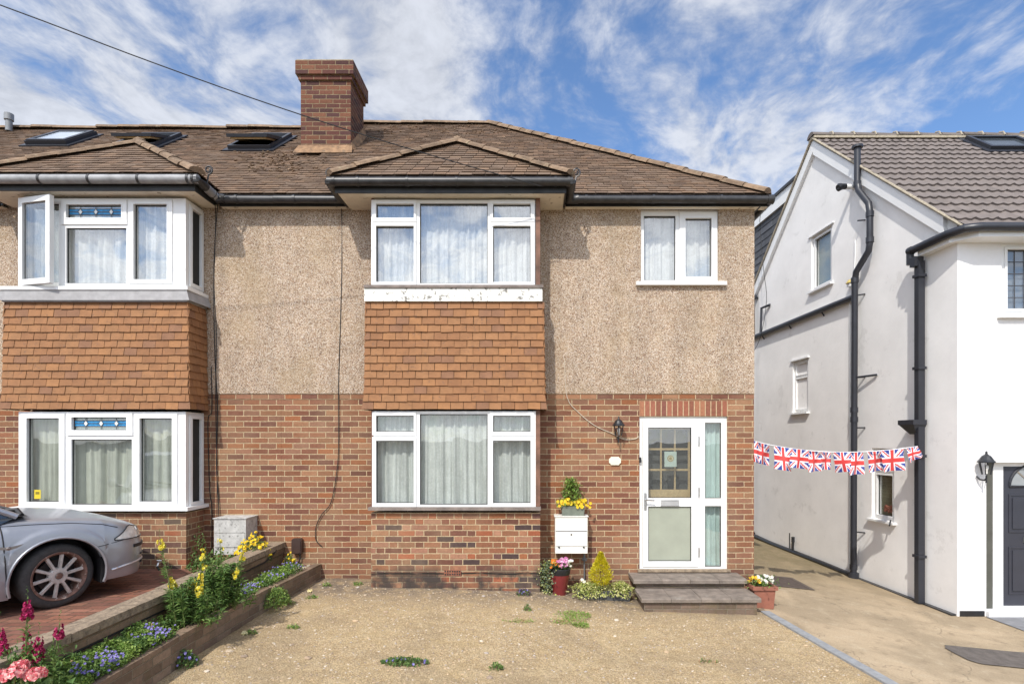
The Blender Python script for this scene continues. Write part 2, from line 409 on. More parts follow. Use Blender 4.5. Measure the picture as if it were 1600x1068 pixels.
# ------------------------------------------------------------------ generic builders
def tiles(mb, O, u, v, ulim, vmax, w=.165, g=.1, t=.0095, mi=0, skip=None, jit=1., row0=0, over=1.3):
    O, u, v = Vector(O), Vector(u).normalized(), Vector(v).normalized(); n = u.cross(v)
    for i in range(row0, int(math.ceil(vmax / g - .3))):
        v0 = i * g; v1 = min(v0 + g * over, vmax)
        A0, B0 = ulim(v0); A1, B1 = ulim(v1)
        a = min(A0, A1) - (.5 * w if i % 2 else 0) - random.uniform(0, .10 * w)
        sag = random.uniform(-.003, .003) * jit
        while a < max(B0, B1):
            ww = w + random.uniform(-.004, .004) * jit
            b = a + ww - random.uniform(.004, .008)
            cl = lambda q, A, B: min(max(q, A), B)
            a0, b0, a1, b1 = cl(a, A0, B0), cl(b, A0, B0), cl(a, A1, B1), cl(b, A1, B1)
            if (b0 - a0 > .02 or b1 - a1 > .02) and not (skip and skip((a + b) / 2, v0 + g / 2)):
                lf = t * 2.0 + random.uniform(-.003, .003) * jit; lb = t * .35
                dv = sag + random.uniform(-.006, .004) * jit; tw = random.uniform(-.004, .004) * jit
                P = lambda uu, vv, h: O + u * uu + v * vv + n * h
                mb.add([P(a0, v0 + dv + tw, lf - t), P(b0, v0 + dv - tw, lf - t), P(b1, v1, lb - t * .3), P(a1, v1, lb - t * .3),
                        P(a0, v0 + dv + tw, lf), P(b0, v0 + dv - tw, lf + tw), P(b1, v1, lb), P(a1, v1, lb)],
                       [(4,5,6,7),(0,1,5,4),(0,4,7,3),(1,2,6,5)], mi)
            a += ww

def hip_tiles(mb, p0, p1, r=.085, seg=.33, mi=0, lift=.0):
    p0, p1 = Vector(p0), Vector(p1); d = (p1 - p0); L = d.length; d.normalize()
    up = (Vector((0, 0, 1)) - d * d.z).normalized(); s = d.cross(up)
    n = max(1, round(L / seg)); K = 7
    for i in range(n):
        a, b = L * i / n, L * (i + 1.08) / n
        jt = random.uniform(-.008, .008)
        vs = []
        for (q, rr) in ((a, r * 1.08), (b, r * .95)):
            for k in range(K):
                th = math.pi * k / (K - 1)
                vs.append(p0 + d * q + s * (math.cos(th) * rr + jt) + up * (math.sin(th) * rr * .72 + lift - .02 + jt))
        fs = [(k, k + 1, K + k + 1, K + k) for k in range(K - 1)] + [tuple(range(K)), tuple(range(2 * K - 1, K - 1, -1))]
        mb.add(vs, fs, mi)

def curtain(parent, M, x0, x1, z0, z1, y, mat_, amp=.03, per=.11, seed=0, gap=None):
    rnd = random.Random(seed); mb = MB(M); n = max(8, int((x1 - x0) / .012)); xs = [x0 + (x1 - x0) * i / n for i in range(n + 1)]
    ph = [rnd.uniform(0, 6.3) for _ in range(4)]
    rows = 7; vs = []; fs = []
    for j in range(rows):
        q = j / (rows - 1); z = z0 + (z1 - z0) * q
        for x in xs:
            k = 2 * math.pi * x / per
            a = amp * 1.35 * (.75 + .25 * (1 - q))
            yy = a * (.6 * math.sin(k + 1.3 * math.sin(k * .23 + ph[0]) + .25 * q) + .35 * math.sin(k * .57 + ph[1]) + .25 * math.sin(k * 1.9 + ph[2]))
            vs.append((x, y + yy, z))
    for j in range(rows - 1):
        for i in range(n):
            a = j * (n + 1) + i; fs.append((a, a + 1, a + n + 2, a + n + 1))
    mb.add(vs, fs); return mb.build('curtain', mat_, parent, smooth=True, angle=180)

def window(house, M, fr, lights, sashes=(), cur=None, glass=None, sill=None, name='window', dep=.065, seed=0, back=.3, amp=.03, per=.11, gl=(), fmat=None, pane_names=None):
    """fr, lights: (x0, x1, z0, z1) in the local plane of the wall; y = 0 is the face of the frame"""
    fmat = fmat or M_WHITE
    mb = MB(M); mb.panel(*fr, 0, dep, lights)
    for L in lights:                                        # black gasket round each pane
        mb.panel(L[0], L[1], L[2], L[3], .020, .034, [(L[0] + .009, L[1] - .009, L[2] + .009, L[3] - .011)], 1)
    w = mb.build(name, [fmat, M_GASKET], house)
    for S in sashes:
        (x0, x1, z0, z1), L = S
        sb = MB(M); sb.panel(x0, x1, z0, z1, -.016, -.0004, [L]); sb.panel(L[0] - .016, L[1] + .016, L[2] - .016, L[3] + .016, -.021, -.0165, [L])
        sb.build('sash', fmat, w)
    for i, L in enumerate(lights):
        pb = MB(M); pb.box(L[0] + .002, L[1] - .002, .026, .032, L[2] + .002, L[3] - .002)
        pb.build('pane', (glass or M_GLASS) if not (gl and gl[i]) else gl[i], w)
    if cur:
        e = .01
        curtain(w, M, fr[0] + e, fr[1] - e, fr[2] + e, fr[3] - e, .135, cur, amp, per, seed)
    if sill:
        (a, b, c, d, y0, y1, sm) = sill
        s2 = MB(M); s2.prism([(y0, d - .012), (y0, c), (y1, c), (y1, d)][::-1], a, b, 0, Matrix(((0,1,0,0),(1,0,0,0),(0,0,1,0),(0,0,0,1))) if M is None else M @ Matrix(((0,1,0,0),(1,0,0,0),(0,0,1,0),(0,0,0,1))))
        s2.build('sill', sm, w)
    return w
def PR(Y, x0, x1, y0, y1):
    """pixel rectangle on the wall plane at depth Y -> metres (x0, x1, z0, z1)"""
    return (X(x0, Y), X(x1, Y), Z(y1, Y), Z(y0, Y))
def TY(Y): return Matrix.Translation((0, Y, 0))
# ================================================================== the pair of semi-detached houses
EAVE_Y, EAVE_Z, RID_Y, RSL = -.2, 5.22, 3.3, .834
DROP = .10                                              # the attached roof sits a little lower at the ridge
PARTY = -3.47
RV = Vector((0, 1, RSL)).normalized(); RLEN = 3.5 * math.sqrt(1 + RSL * RSL)
RIDGE_Z = EAVE_Z + 3.5 * RSL
def roof_hit(px, py):
    dx, dz = (px - VX) / FP, (VY - py) / FP
    t = (EAVE_Z - CAMH - RSL * (EAVE_Y + CAMD)) / (dz - RSL)
    return Vector((dx * t, t - CAMD, CAMH + dz * t))
main = thing('semi_detached_house', (-.2, 0, 0), 'brown pebbledashed brick house with white glazed front door and square bay', 'house', 'pair of semi-detached houses')
left = thing('semi_detached_house', (-7.2, 0, 0), 'left-hand attached house with open casement, blue leaded toplights and skylights in its roof', 'house', 'pair of semi-detached houses')

BAND_Z = Z(615)
# --- walls
DOOR = (X(999), X(1137), Z(889), Z(650))
SWIN = PR(0, 1001, 1122, 328, 441)
HX = X(1178)
mb = MB()
mb.panel(PARTY, HX, -.4, BAND_Z - .075, 0, .28, [DOOR, (DOOR[0], DOOR[1], DOOR[3], DOOR[3] + .215)])
mb.panel(PARTY, HX, BAND_Z - .075, BAND_Z, -.006, .28)
side = Matrix(((0,-1,0,HX),(1,0,0,0),(0,0,1,0),(0,0,0,1)))
mb.panel(.28, 7.0, -.4, BAND_Z, 0, .28, M=side)
mb.build('brick_wall', M_BRICK, main)
mb = MB(); mb.panel(PARTY, HX, BAND_Z + .001, 5.16, -.016, .28, [SWIN]); mb.panel(.28, 7.0, BAND_Z + .001, 5.16, -.016, .28, M=side)
mb.build('pebbledash_wall', M_RENDER, main)
mb = MB(); mb.box(PARTY, HX - .3, 6.9, 7.0, -.4, 5.16); mb.build('rear_wall', M_RENDER, main)
mb = MB(); mb.panel(-11.5, PARTY - .002, -.4, BAND_Z - .075, 0, .28); mb.panel(-11.5, PARTY - .002, BAND_Z - .075, BAND_Z, -.006, .28); mb.build('brick_wall', M_BRICK, left)
mb = MB(); mb.panel(-11.5, PARTY - .002, BAND_Z + .001, 5.16, -.016, .28); mb.build('pebbledash_wall', M_RENDER, left)
mb = MB(); mb.box(-11.5, PARTY - .002, 6.9, 7.0, -.4, 5.16); mb.build('rear_wall', M_RENDER, left)
# soldier course over the door
mb = MB(); x = DOOR[0]; mb.box(DOOR[0], DOOR[1], .004, .2, DOOR[3], DOOR[3] + .215, 1)
while x < DOOR[1] - .03:
    mb.box(x + .004, min(x + .065, DOOR[1]), -.002 + random.uniform(-.001, .002), .1, DOOR[3] + .004, DOOR[3] + .209); x += (DOOR[1] - DOOR[0]) / 16
mb.build('soldier_course', [M_SOLDIER, M_MORTAR], main)

# --- main roof
def hipR(v):                                               # right-hand hip of the front slope
    return HX + .15 + (-.87 - HX - .15) * v / RLEN
RX = HX + .15
ROOFWIN = []
for (xc, y0, y1, op) in ((-8.52, 2.06, 2.74, 0), (-6.88, 1.92, 2.65, 1), (-4.83, 1.78, 2.62, 1)):
    k = math.sqrt(1 + RSL * RSL); ROOFWIN.append((xc - .36, xc + .36, (y0 - EAVE_Y) * k, (y1 - EAVE_Y) * k, op))
CH = (X(470, 1.61), X(548, 1.61), 1.61, 2.3)
def skip(u, v): return any(a - .06 < u < b + .06 and c - .04 < v < d + .02 for a, b, c, d, _ in ROOFWIN)
def make_roof(house, x0, x1, hip, drop=0.):
    RIDGE_Z = EAVE_Z + 3.5 * RSL - drop; RV = Vector((0, 3.5, RIDGE_Z - EAVE_Z)).normalized(); RLEN = math.hypot(3.5, RIDGE_Z - EAVE_Z)
    mb = MB(); O = Vector((0, EAVE_Y, EAVE_Z))
    lim = (lambda v: (x0, hipR(v))) if hip else (lambda v: (x0, x1))
    top0, top1 = lim(RLEN); b0, b1 = lim(0)
    mb.add([(b0, EAVE_Y, EAVE_Z - .01), (b1, EAVE_Y, EAVE_Z - .01), (top1, RID_Y, RIDGE_Z - .01), (top0, RID_Y, RIDGE_Z - .01)], [(0, 1, 2, 3)], 1)
    mb.add([(b0, 6.9, EAVE_Z - .01), (b1, 6.9, EAVE_Z - .01), (top1, RID_Y, RIDGE_Z - .012), (top0, RID_Y, RIDGE_Z - .012)], [(3, 2, 1, 0)], 1)
    tiles(mb, O, (1, 0, 0), RV, lim, RLEN, skip=skip)
    if hip:                                                # slope over the side wall
        mb.add([(RX, EAVE_Y, EAVE_Z - .01), (RX, 6.9, EAVE_Z - .01), (top1, RID_Y, RIDGE_Z - .012)], [(0, 1, 2)], 1)
        rise = RIDGE_Z - EAVE_Z; run = RX - top1; v = Vector((-run, 0, rise)); L = v.length
        tiles(mb, (RX, EAVE_Y, EAVE_Z), (0, 1, 0), v, lambda q: (3.5 * q / L, 7.1 - 3.6 * q / L), L, w=.33, g=.2)
    r = mb.build('roof', [M_ROOF, M_ROOFUNDER], house)
    mb = MB(); hip_tiles(mb, (top0, RID_Y, RIDGE_Z + .01), (top1, RID_Y, RIDGE_Z + .01), r=.11, seg=.42)
    if hip: hip_tiles(mb, (RX - .03, EAVE_Y + .03, EAVE_Z + .03), (top1, RID_Y, RIDGE_Z + .02), r=.11, seg=.33)
    mb.build('ridge_tiles', M_RIDGE, r)
    return r
roof_m = make_roof(main, PARTY + .002, 0, True)
roof_l = make_roof(left, -11.5, PARTY, False, DROP)
RVL = Vector((0, 3.5, 3.5 * RSL - DROP)).normalized()
for (a, b, c, d, op) in ROOFWIN:                            # skylights
    O = Vector((a, EAVE_Y, EAVE_Z)) + RVL * c; nn = Vector((1, 0, 0)).cross(RVL)
    MM = Matrix(((1, -0, 0, O.x), (0, -nn.y, RVL.y, O.y), (0, -nn.z, RVL.z, O.z), (0, 0, 0, 1)))
    W, L = b - a, d - c
    mb = MB(MM); mb.panel(0, W, 0, L, -.09, .02, [(.05, W - .05, .05, L - .05)])
    mb.panel(-.07, W + .07, -.08, L + .06, -.035, .01, [(.0, W, 0, L)])
    wdw = mb.build('roof_window', M_ANTHRACITE, left)
    if op:
        MS = MM @ Matrix.Translation((0, -.06, L * .55)) @ Matrix.Rotation(R(-15), 4, 'X') @ Matrix.Translation((0, 0, -L * .55))
        mb = MB(MM); mb.panel(.05, W - .05, .05, L - .05, .03, .32, [(.06, W - .06, .06, L - .06)]); mb.build('timber_lining', M_WOODGRID, wdw)
        mb = MB(MM); mb.panel(.05, W - .05, .05, L - .05, .30, .31); mb.build('room', M_DARK, wdw)
    else: MS = MM @ Matrix.Translation((0, -.06, 0))
    mb = MB(MS); mb.panel(.02, W - .02, .02, L - .02, -.05, .0, [(.09, W - .09, .1, L - .09)]); s = mb.build('sash', M_ANTHRACITE, wdw)
    mb = MB(MS); mb.box(.085, W - .085, -.035, -.02, .095, L - .085); mb.build('pane', mat('skylight_glass', (.45,.5,.56), .08, var=.05, spec=1) if not bpy.data.materials.get('skylight_glass') else bpy.data.materials['skylight_glass'], wdw)
    if op:
        mb = MB(MS); mb.panel(.06, W - .06, .06, L - .06, .003, .03, [(.09, W - .09, .1, L - .09)]); mb.build('timber_sash', M_WOODGRID, wdw)
# chimney
x0, x1, y0, y1 = CH
zt = Z(98, 1.61)
mb = MB(); mb.box(x0, x1, y0, y1, 6.2, zt - .30)
mb.box(x0 - .03, x1 + .03, y0 - .03, y1 + .03, zt - .30, zt - .225)
mb.box(x0 - .065, x1 + .065, y0 - .065, y1 + .065, zt - .225, zt)
ch = mb.build('chimney', M_BRICKCHIM, roof_m)
mb = MB(); mb.box(x0 - .05, x1 + .05, y0 - .05, y1 + .05, zt, zt + .02)
for (a, b) in ((-3.7, 1.8), (-3.25, 2.1)): pass
mb.build('chimney_cap', M_BUFFMORTAR, roof_m)
mb = MB(); zb = EAVE_Z + RSL * (y0 - EAVE_Y)
mb.add([(x0 - .07, y0 - .16, zb - .1), (x1 + .07, y0 - .16, zb - .1), (x1 + .03, y0 - .012, zb + .10), (x0 - .03, y0 - .012, zb + .10)], [(0, 1, 2, 3)])
mb.add([(x0 - .07, y0 - .16, zb - .1), (x0 - .03, y0 - .012, zb + .10), (x0 - .07, y0 + .0, zb - .0)], [(0, 1, 2)])
k = RSL
mb.add([(x1 + .004, y0, zb + .02), (x1 + .06, y0 + .05, zb + .02), (x1 + .06, y1, zb + .05 + k * (y1 - y0)), (x1 + .004, y1, zb + .22 + k * (y1 - y0)), (x1 + .004, y0, zb + .15)], [(0, 1, 2, 3, 4)])
mb.build('chimney_flashing', mat('sandy_flaunching', (.26,.155,.085), .95, var=.45, vs=9, bump=.012, bs=25, spots=(10, .55, (.16,.11,.07))), roof_m)
# loose debris and lichen crumbs lying on the roof below the chimney
mb = MB()
for i in range(240):
    if i < 150: p = roof_hit(random.gauss(430, 22) if i % 2 else random.gauss(445, 40), random.uniform(232, 268))
    else: p = roof_hit(random.uniform(560, 800), 196 + abs(random.gauss(0, 9)))
    if p.x < PARTY: p.z -= DROP * (p.y - EAVE_Y) / 3.5
    mb.blob(p + Vector((0, -.012, .016)), random.uniform(.010, .028), sq=(1.2, 1, .5), jit=.3)
mb.build('lichen_crumbs', M_RIDGE, roof_m)
# flue on the far roof
mb = MB(); fx = X(14, 3.1); mb.tube([(fx, 3.1, 7.9), (fx, 3.1, Z(186, 3.1))], .055, 12); mb.tube([(fx, 3.1, Z(188, 3.1)), (fx, 3.1, Z(178, 3.1))], .075, 12)
mb.build('flue_pipe', mat('grey_flue', (.22,.23,.24), .5), roof_l, smooth=True)

# --- eaves of the main slope
def eaves(house, xa, xb, gm, endcap=False):
    mb = MB(); mb.box(xa, xb, -.135, -.115, 5.085, 5.20); 
    if endcap: mb.box(RX - .12, RX - .10, -.115, 6.9, 5.085, 5.20)
    mb.build('fascia', M_FASCIA, house)
    mb = MB(); mb.box(xa, xb, -.115, .01, 5.09, 5.105)
    if endcap: mb.box(HX + .016, RX - .12, .01, 6.9, 5.09, 5.105)
    mb.build('soffit', M_SOFFIT, house)
    mb = MB(); mb.tube([(xa, -.20, 5.15), (xb, -.20, 5.146)], .052, 12)
    for q in range(int((xb - xa) / .9) + 1):
        x = xa + .25 + q * .9
        if x < xb: mb.tube([(x, -.2, 5.15), (x + .035, -.2, 5.15)], .059, 12)
    if endcap: mb.tube([(xb - .05, -.2, 5.146), (xb + .03, -.2, 5.146)], .062, 12); mb.tube([(xb, -.2, 5.146), (xb, 6.9, 5.15)], .052, 10)
    g = mb.build('gutter', gm, house, smooth=True)
    return g
gut_m1 = eaves(main, .42, RX, M_BLACKGUTTER, True)
eaves(main, PARTY, -2.53, M_BLACKGUTTER)
eaves(left, -4.24, PARTY - .002, M_BLACKGUTTER)
eaves(left, -11.5, -7.2, M_BLACKGUTTER)

def curl(parent, p, s=1):                                  # wrought hook for old overhead wires
    pts = [Vector(p)]
    for i in range(22):
        a = i * .42; r = .055 * (1 - i / 30)
        pts.append(Vector(p) + Vector((s * (.02 + r * math.sin(a)), 0, .13 + .05 - r * math.cos(a) * 1.1)))
    mb = MB(); mb.tube(pts, .011, 6); mb.build('scroll_hook', M_BLACKGUTTER, parent, smooth=True)

# --- bays
def bay(house, xl, xr, zo, gm, apex, sl, sr):
    yf = -.4
    # brick foot
    zs = 1.03
    mb = MB(); mb.panel(xl, xr, -.35, zs - .035, yf, yf + .1)
    sd = Matrix(((0,-1,0,xr),(1,0,0,0),(0,0,1,0),(0,0,0,1))); mb.panel(yf + .1, -.001, -.35, zs - .035, 0, .1, M=sd)
    mb.box(xl, xl + .1, yf + .1, -.001, -.35, zs - .035)
    b = mb.build('bay_brickwork', M_BRICKBAY, house)
    # tile-hung apron between the floors
    t0, t1 = 2.335, 3.725; a, c = xl - (.075 if house is main else .155), xr + .055; yt = yf - .035
    mb = MB(); mb.box(a + .04, c - .04, yt + .05, -.02, t0 + .01, t1, 1)
    lim = lambda q: (a - .035 * max(0, 1 - q / .22), c + .035 * max(0, 1 - q / .22))
    O = Vector((0, yt, t0)); rows = t1 - t0
    V = Vector((0, .02, 1))
    tiles(mb, O, (1, 0, 0), V, lim, rows, w=.166, g=.1, t=.012, jit=.7)
    tiles(mb, (c, yt, t0), (0, 1, 0), (-.02, 0, 1), lambda q: (0, -yt - .02), rows, w=.166, g=.1, t=.012)
    tiles(mb, (a, -.02, t0), (0, -1, 0), (.02, 0, 1), lambda q: (0, -yt - .02), rows, w=.166, g=.1, t=.012)
    mb.build('hung_tiles', [M_HANG, M_ROOFUNDER], house)
    # posts
    mb = MB()
    pm = M_BROWNPOST if house is main else M_WHITE
    if house is main:
        for z0, z1 in ((1.075, 2.33), (3.935, 5.085 + zo)):
            for xa, xb, xc, xd in ((xl, X(583, yf), xl, xl + .03), (X(837, yf), xr, xr - .03, xr)):
                mb = MB(); mb.box(xa, xb, yf + .006, yf + .08, z0, z1); mb.box(xc, xd, yf + .08, -.001, z0, z1); mb.build('bay_post', pm, house)
    # ceilings inside keep the sky out
    for z0, z1 in ((1.0, 2.33), (3.9, 5.08)): mb = MB(); mb.box(xl + .03, xr - .03, -.2, -.02, z0, z1); mb.build('bay_room', M_DARK, house)
    # soffit, fascia, gutter
    zf = 5.08 + zo; yF = -.55
    mb = MB(); mb.box(sl, sr, yF, -.017, zf, zf + .02); mb.build('bay_soffit', M_SOFFIT, house)
    mb = MB(); mb.box(sl - .02, sr + .02, yF - .022, yF, zf - .012, zf + .13); mb.box(sl - .022, sl - .002, yF, -.12, zf - .011, zf + .13); mb.box(sr + .002, sr + .022, yF, -.12, zf - .011, zf + .13)
    mb.build('bay_fascia', M_FASCIA, house)
    gz = zf + .105; gy = yF - .08; ga, gb = sl - .07, sr + .08
    mb = MB(); mb.tube([(ga - .02, gy, gz), (gb + .02, gy, gz)], .056, 14)
    for x in ([ga + .05] + [ga + .35 + i * .62 for i in range(int((gb - ga - .4) / .62) + 1)] + [gb - .05]): mb.tube([(x, gy, gz), (x + .03, gy, gz)], .062, 14, 1)
    mb.tube([(ga, gy, gz), (ga, gy - .001, gz - .01), (ga, -.24, gz - .04)], .056, 12, 1)
    mb.tube([(gb, gy, gz), (gb, gy - .001, gz - .01), (gb, -.45, gz - .015)], .060, 12, 1); mb.tube([(gb, -.45, gz - .015), (gb, -.24, gz - .04)], .056, 12, 0)
    mb.tube([(gb, -.30, gz - .03), (gb, -.2, gz - .04), (gb + .12, -.2, 5.15)], .06, 12, 1)
    g = mb.build('bay_gutter', [gm, M_BLACKGUTTER], house, smooth=True)
    curl(g, (gb + .05, -.5, gz), 1); curl(g, (ga - .02, -.5, gz), -1)
    # hipped roof
    ey, ez = gy, zf + .18; ax, ay, az = apex
    back = RID_Y
    ry = EAVE_Y + (az - EAVE_Z) / RSL
    vy = EAVE_Y + (ez - EAVE_Z) / RSL
    mb = MB(); e = .012
    A, B, C2, D = Vector((ga, ey, ez)), Vector((gb, ey, ez)), Vector((ax, ay, az)), Vector((ax, ry, az))
    E, F = Vector((ga, vy, ez)), Vector((gb, vy, ez)); dn = Vector((0, 0, e))
    mb.add([A - dn, B - dn, C2 - dn, D - dn, E - dn, F - dn], [(0, 1, 2), (1, 5, 3, 2), (0, 2, 3, 4)], 1)
    v = C2 - Vector((ax, ey, ez)); L = v.length
    tiles(mb, (0, ey, ez), (1, 0, 0), v, lambda q: (ga + (ax - ga) * q / L, gb + (ax - gb) * q / L), L)
    vr = Vector((ax - gb, 0, az - ez)); L2 = vr.length
    tiles(mb, (gb, ey, ez), (0, 1, 0), vr, lambda q: ((ay - ey) * q / L2, (vy - ey) + (ry - vy) * q / L2), L2)
    vl = Vector((ax - ga, 0, az - ez))
    L3 = vl.length
    tiles(mb, (ga, 0, ez), (0, -1, 0), vl, lambda q: (-(vy + (ry - vy) * q / L3), -(ey + (ay - ey) * q / L3)), L3)
    r = mb.build('bay_roof', [M_ROOF, M_ROOFUNDER], house)
    mb = MB(); up = Vector((0, 0, .025))
    hip_tiles(mb, A + up, C2 + up, r=.095); hip_tiles(mb, B + up, C2 + up, r=.095); hip_tiles(mb, D + up, C2 + up * 1.2, r=.095, seg=.35)
    mb.blob(C2 + up * 1.5, .09, sq=(1.1, 1, .7), jit=.1)
    mb.build('hip_tiles', M_RIDGE, r)
    mb = MB()
    for i in range(26):
        x = ga + (gb - ga) * i / 25
    return b
bay(main, -2.12, .075, 0., M_BLACKGUTTER, (-1.115, .45, 6.245), -2.51, .385)
bay(left, -6.72, -4.525, .03, M_GREYGUTTER, (-5.72, .43, 6.22), -7.12, -4.325)
# valley mortar where the bay roof meets the slope is hidden behind its hip

# --- windows of the right-hand house
yF = -.4
def R4(x0, x1, y0, y1, Y=yF): return PR(Y, x0, x1, y0, y1)
def bay_sill(house, xa, xb, z, mt, th=.035, name='bay_sill', y0=-.475):
    mb = MB(); mb.box(xa, xb, y0, -.30, z - th, z); o = mb.build(name, mt, house); return o
def three_light(fy0, fy1, ty0, ty1, ly0, ly1, cur, glass, fx0, fx1, ml, mr, cy0, cy1, seed):
    L = [R4(588, 647, ty0, ty1), R4(588, 647, ly0, ly1), R4(656, 762, cy0, cy1), R4(770.5, 829, ty0, ty1), R4(770.5, 829, ly0, ly1)]
    S = [(R4(582, 650.5, ty0 - 6, ty1 + 5.5), L[0]), (R4(582, 650.5, ly0 - 6, ly1 + 5.5), L[1]), (R4(766, 834.5, ty0 - 6, ty1 + 5.5), L[3]), (R4(766, 834.5, ly0 - 6, ly1 + 5.5), L[4])]
    return window(main, TY(yF), R4(fx0, fx1, fy0, fy1), L, S, cur, glass, seed=seed, amp=.026, per=.085 if seed == 3 else .10)
w = three_light(312.5, 446.5, 319, 341, 353.5, 441, M_NET, M_GLASSUP, 580, 836, 0, 0, 317.5, 442.5, 3)
bay_sill(main, X(568, -.47), X(849, -.47), 3.935, M_WOODSILL, y0=-.464)
mb = MB(); mb.box(X(569, -.445), X(847.5, -.445), -.445, -.3, 3.728, 3.899); mb.build('flashing_board', M_WHITEPAINT, main)
w = three_light(642, 795, 649, 674, 688, 785.5, M_NETLOW, M_GLASS, 583.5, 837, 0, 0, 646.5, 788, 5)
bay_sill(main, X(575, -.47), X(845, -.47), 1.072, M_WOODSILL, .04)
L = [R4(1006.5, 1056, 336, 437, 0), R4(1071, 1112, 340.5, 432, 0)]
w = window(main, TY(.02), SWIN, L, [(R4(1062, 1121, 331, 440.5, 0), L[1])], M_NET, M_GLASSUP, seed=8, amp=.02, per=.1)
mb = MB(); mb.box(X(993), X(1133), -.075, .02, Z(447), Z(441.5)); mb.build('sill', M_WHITE, w)
mb = MB(); mb.box(X(996), X(1128), -.035, .0, Z(328), Z(324)); mb.build('lintel_trim', M_WHITE, w)
mb = MB(); mb.box(SWIN[0] - .1, SWIN[1] + .1, .27, .29, SWIN[2] - .1, SWIN[3] + .1); mb.build('room', M_DARK, w)
# air bricks
for (x0, x1, y0, y1, Y) in ((694, 720, 890, 899, -.405), (890, 908, 881, 888, -.004)):
    r = PR(Y, x0, x1, y0, y1); mb = MB(); hs = []
    nx, nz = 7, 2
    for i in range(nx):
        for j in range(nz):
            hx = r[0] + (r[1] - r[0]) * (i + .5) / nx; hz = r[2] + (r[3] - r[2]) * (j + .5) / nz
            hs.append((hx - .010, hx + .010, hz - .012, hz + .012))
    mb.panel(*r, Y, Y + .004, hs, 0); mb.box(r[0], r[1], Y + .0041, Y + .0044, r[2], r[3], 1)
    mb.build('air_brick', [M_SOLDIER, M_DARK], main)

# --- front door
def D4(x0, x1, y0, y1): return PR(0.03, x0, x1, y0, y1)
fr = (DOOR[0], DOOR[1], Z(889, .03), DOOR[3]); MD = TY(.03)
leafL = [D4(1012.5, 1080, 667.5, 777.5), D4(1012.5, 1080, 790.5, 876)]
sideL = [D4(1101.5, 1127, 660, 778), D4(1101.5, 1127, 790, 885)]
hole = D4(1004, 1091, 656, 885)
mb = MB(MD); mb.panel(*fr, 0, .08, [hole] + sideL)
for Lq in sideL: mb.panel(*Lq, .02, .034, [(Lq[0] + .009, Lq[1] - .009, Lq[2] + .009, Lq[3] - .009)], 1)
door = mb.build('front_door', [mat('old_white_paint', (.78,.77,.73), .5, var=.05, spots=(9, .72, (.40,.36,.30))), M_GASKET], main)
mb = MB(MD); mb.panel(hole[0] + .004, hole[1] - .004, hole[2] + .004, hole[3] - .004, -.012, .05, leafL)
for Lq in leafL: mb.panel(*Lq, .0, .02, [(Lq[0] + .009, Lq[1] - .009, Lq[2] + .009, Lq[3] - .009)], 1)
mb.build('door_leaf', [M_WHITE, M_GASKET], door)
mb = MB(MD); q = leafL[0]; mb.box(q[0], q[1], .012, .018, q[2], q[3]); mb.build('pane', M_GLASSUP, door)
mb = MB(MD); q = leafL[1]; mb.box(q[0], q[1], .012, .018, q[2], q[3]); mb.build('frosted_pane', M_FROST, door)
for q in sideL:
    mb = MB(MD); mb.box(q[0], q[1], .022, .028, q[2], q[3]); mb.build('pane', M_GLASS, door)
curtain(door, MD, X(1094), X(1135), Z(887), Z(655), .12, M_TEALDRAPE, .018, .075, 11)
mb = MB(MD); mb.panel(fr[0] + .05, D4(1093, 1094, 0, 1)[0], fr[2], fr[3], .9, .93, [D4(1030 + i * 21 - 12, 1030 + i * 21 + 6, 672 + j * 34, 672 + j * 34 + 29) for i in range(3) for j in range(3)])
inner = [D4(1016 + i * 22.2, 1016 + i * 22.2 + 20, 670 + j * 33, 670 + j * 33 + 30) for i in range(3) for j in range(3)]
mb = MB(MD); mb.panel(fr[0] + .05, D4(1094, 1094, 0, 1)[0], fr[2], fr[3], .16, .19, inner); mb.build('inner_glazed_door', M_WOODGRID, door)
mb = MB(MD); mb.panel(fr[0] - .2, fr[1] + .1, fr[2], fr[3], .34, .36); mb.build('hall', mat('dim_hall', (.10,.105,.10), .8, var=.3, vs=3), door)
mb = MB(MD); q = D4(1039, 1058, 705, 729); mb.box(q[0], q[1], .030, .034, q[2], q[3])
pn = mb.build('paper_notice', mat('pale_green_paper', (.55,.66,.58), .8, var=.03), door)
mb = MB(); c = ((q[0] + q[1]) / 2, .03 + .0285, (q[2] + q[3]) / 2 + .01)
for k, (rr, mi) in enumerate(((.045, 0), (.034, 1), (.022, 0))):
    mb.add([(c[0] + rr * math.cos(a * .3142), c[1] - .0006 * k, c[2] + rr * math.sin(a * .3142)) for a in range(20)], [tuple(range(20))], mi)
mb.build('round_emblem', [mat('gold_print', (.42,.33,.13), .6), mat('cream_print', (.65,.62,.45), .6)], door)
# handle, lock, letter plate, hinges
mb = MB(); hx, hz = X(1008.5), Z(780)
mb.box(hx - .016, hx + .016, .002, .018, hz - .14, hz + .09); mb.tube([(hx, .002, hz), (hx, -.045, hz), (hx + .115, -.045, hz - .008)], .010, 8); mb.tube([(hx, .0, hz - .075), (hx, -.006, hz - .075)], .011, 10)
mb.build('door_handle', M_METAL, door, smooth=True)
q = D4(1032, 1060.5, 780, 789.5); mb = MB(); mb.panel(*q, .004, .018, [(q[0] + .012, q[1] - .012, q[2] + .012, q[3] - .012)]); mb.box(q[0] + .013, q[1] - .013, .010, .018, q[2] + .013, q[3] - .013)
mb.build('letter_plate', mat('satin_plate', (.6,.6,.6), .35, metal=.6), door)
for py in (688, 768, 862):
    mb = MB(); mb.tube([(X(1092.5), .012, Z(py + 7)), (X(1092.5), .012, Z(py - 7))], .010, 8); mb.build('hinge', M_METAL, door, smooth=True)
